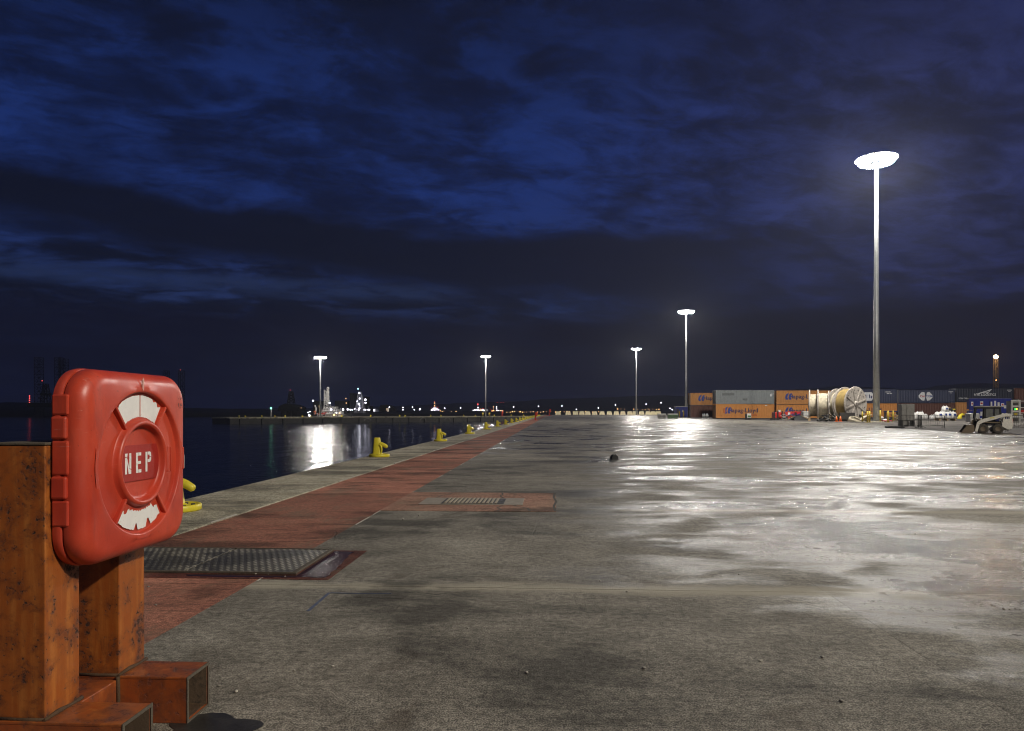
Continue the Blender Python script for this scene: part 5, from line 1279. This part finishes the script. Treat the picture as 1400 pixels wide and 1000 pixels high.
# the lit harbour group either side of the pier mast
D7 = 820.0; u = D7/F
def z7(y): return ZY(y, D7) - ZW
r7 = random.Random(31)
g = thing('rig_vessel', tuple(PX(658, D7, ZW)), TH, 'strip of white lit vessel left of the far pier mast', 'vessel')
MB().prism([(-11*u, -.5), (11*u, -.5), (11.5*u, z7(564)), (-12*u, z7(563))], 0, 12, axis='y').build('hull', M['sil'], g)
MB().box(-6*u, 9*u, 1, 10, z7(564), z7(560)).build('deckhouse', M['silw'], g); MB().cyl((-5*u, 3, z7(562)), (-5*u, 3, z7(553)), .35, n=5).build('mast', M['silw'], g)
for x, y, m, r in ((-11, 561.3, 'white', .6), (-9, 561, 'white', .7), (-7.5, 560.7, 'white', .6), (-6, 560.5, 'white', .7), (-4.3, 560.8, 'white', .8), (-3, 561.5, 'white', .6), (-1.5, 563, 'warm', .6), (0, 561.5, 'warm', .7), (1.5, 560.5, 'white', .7), (3, 561, 'white', .8), (3.8, 562.6, 'white', 1.0), (5.3, 563.5, 'white', .8), (-4.6, 553, 'red', .95), (-4.2, 557.6, 'white', .75), (-1.5, 559.5, 'warm', .5), (2.3, 559, 'red', .5), (7, 563.3, 'white', .8), (9, 563.5, 'white', .7)): dot(g, E[m], x*u, z7(y), r*.8, -1)
g = thing('crane_barge', tuple(PX(681, D7 + 10, ZW)), TH, 'warm lit barge with a red crane jib, right of the far pier mast', 'vessel')
MB().prism([(-12*u, -.5), (12*u, -.5), (12*u, z7(564.2)), (-12*u, z7(564.2))], 0, 12, axis='y').build('hull', M['sil'], g)
MB().box(-7*u, 8*u, 1, 10, z7(564.1), z7(561.5)).build('deckhouse', M['timber'], g); MB().cyl((-7.5*u, 0, z7(562)), (-13.5*u, 0, z7(556.5)), .4, n=5).build('jib', M['redp'], g)
for x in (-6.3, -2): MB().cyl((x*u, 2, z7(561)), (x*u, 2, z7(555.5)), .5, n=6).build('tower', M['silw'], g)
for x, y, m, r in ((-6.3, 556.5, 'warm', .5), (-2, 556.5, 'white', .7), (-2, 558.6, 'white', .6), (-8.2, 562.5, 'warm', 1.0), (-6, 561.8, 'warm', .6), (-4.5, 563.6, 'warm', .9), (-3, 563.6, 'warm', .8), (-1.5, 561.2, 'white', .7), (-.3, 562.3, 'white', .6), (1, 561.6, 'white', .5), (3.5, 562, 'warm', .7), (5.2, 562.6, 'white', .8), (6.3, 562.2, 'warm', .6), (-1.3, 550.3, 'red', .35), (4, 550.3, 'red', .35), (7, 550.5, 'red', .3)): dot(g, E[m], x*u, z7(y), r*.8, -1)
# single lamps along the far shore
pts_w = [(551, 557.3), (551, 560.6), (564, 557), (566.4, 560.5), (574, 560.4), (574.5, 559), (608, 558.3), (629.8, 558), (643.5, 562.8), (702.3, 556.6), (736.3, 555.8), (768.2, 555.3), (788, 560), (818, 558), (841.4, 553.9), (883.3, 552.8), (903.7, 551), (916, 558.5), (919, 560.4), (871, 563)]
for x, y in pts_w: light_post(x, 840, ZW + 1, y, E['white'], 'single white lamp on the far shore', .62, 'lamp', 'white lamps along the far shore', M['sil'], 'shore_lamp', .12)
xs_w = [602, 604.5, 607, 617, 623.5] + [693, 697.5, 700.5, 703.5, 710, 711.5, 714.5, 716.5, 720, 725.5, 729.2, 735, 739.2, 743, 746.8, 753, 759.5, 763, 766, 771.3, 775, 778.5, 783.5, 791.5, 796, 800.5, 806, 810, 813.5, 818.5, 844.5, 849, 854, 866.5, 872, 878, 882, 886, 888, 892.5, 897.2, 901]
for k, x in enumerate(xs_w):
    y = (562.5 if x < 630 else 563.2) + r7.uniform(-.5, .7)*(1 if x < 840 else 1.3) - (0 if x < 840 else 3.2)
    light_post(x, 690, ZW + 1, y, E['warm' if r7.random() < .55 else 'dimwarm'], 'warm orange lamp in the string along the far shore', r7.uniform(.30, .50), 'lamp', 'warm lamps along the far shore', M['sil'], 'shore_lamp', .12)
# orange lamp tower behind the containers
g = thing('lamp_tower', tuple(PX(1363, 300, 0)), TH, 'lattice lamp tower with one orange sodium lamp behind the containers', 'lamp tower')
zt = ZY(488, 300); u = 300/F
mb = MB(); lattice(mb, -.75, .75, 0, 1.5, 0, zt - .6, 18, .13, .7); mb.build('lattice', M['char'], g)
MB().ball((0, .75, zt), .85, 12, 8).build('bulb', glow('strong_sodium_lamp', (1.0, .62, .28), 40.0), g); MB().ball((-.4, 0, ZY(520, 300)), .22, 8, 6).build('lamp', E['warm'], g)
MB().cyl((-.5, .75, zt - .75), (.5, .75, zt - .75), .2, n=8).build('head', M['char'], g)
lamp('sodium_glow', tuple(PX(1363, 296.5, zt + .5)), 9000, (1, .5, .16), .6)
# ================================================================== HALO HAZE
hz = bpy.data.materials.new('lamp_halo_haze'); hz.use_nodes = True
t = NT(hz.node_tree); t.N.clear()
pv = t.n('ShaderNodeVolumePrincipled', None, Density=0.00012, Anisotropy=0.0); pv.inputs['Color'].default_value = (.93, .95, 1, 1)
t.L.new(pv.outputs[0], t.n('ShaderNodeOutputMaterial').inputs['Volume'])
try: hz.cycles.volume_sampling = 'MULTIPLE_IMPORTANCE'; hz.cycles.homogeneous_volume = True
except Exception: pass
tag(MB().box(-3700, 3900, -300, 6700, ZW - 4.2, 150).build('haze', hz), kind='stuff')  # thin haze added so that the lamps get a soft halo
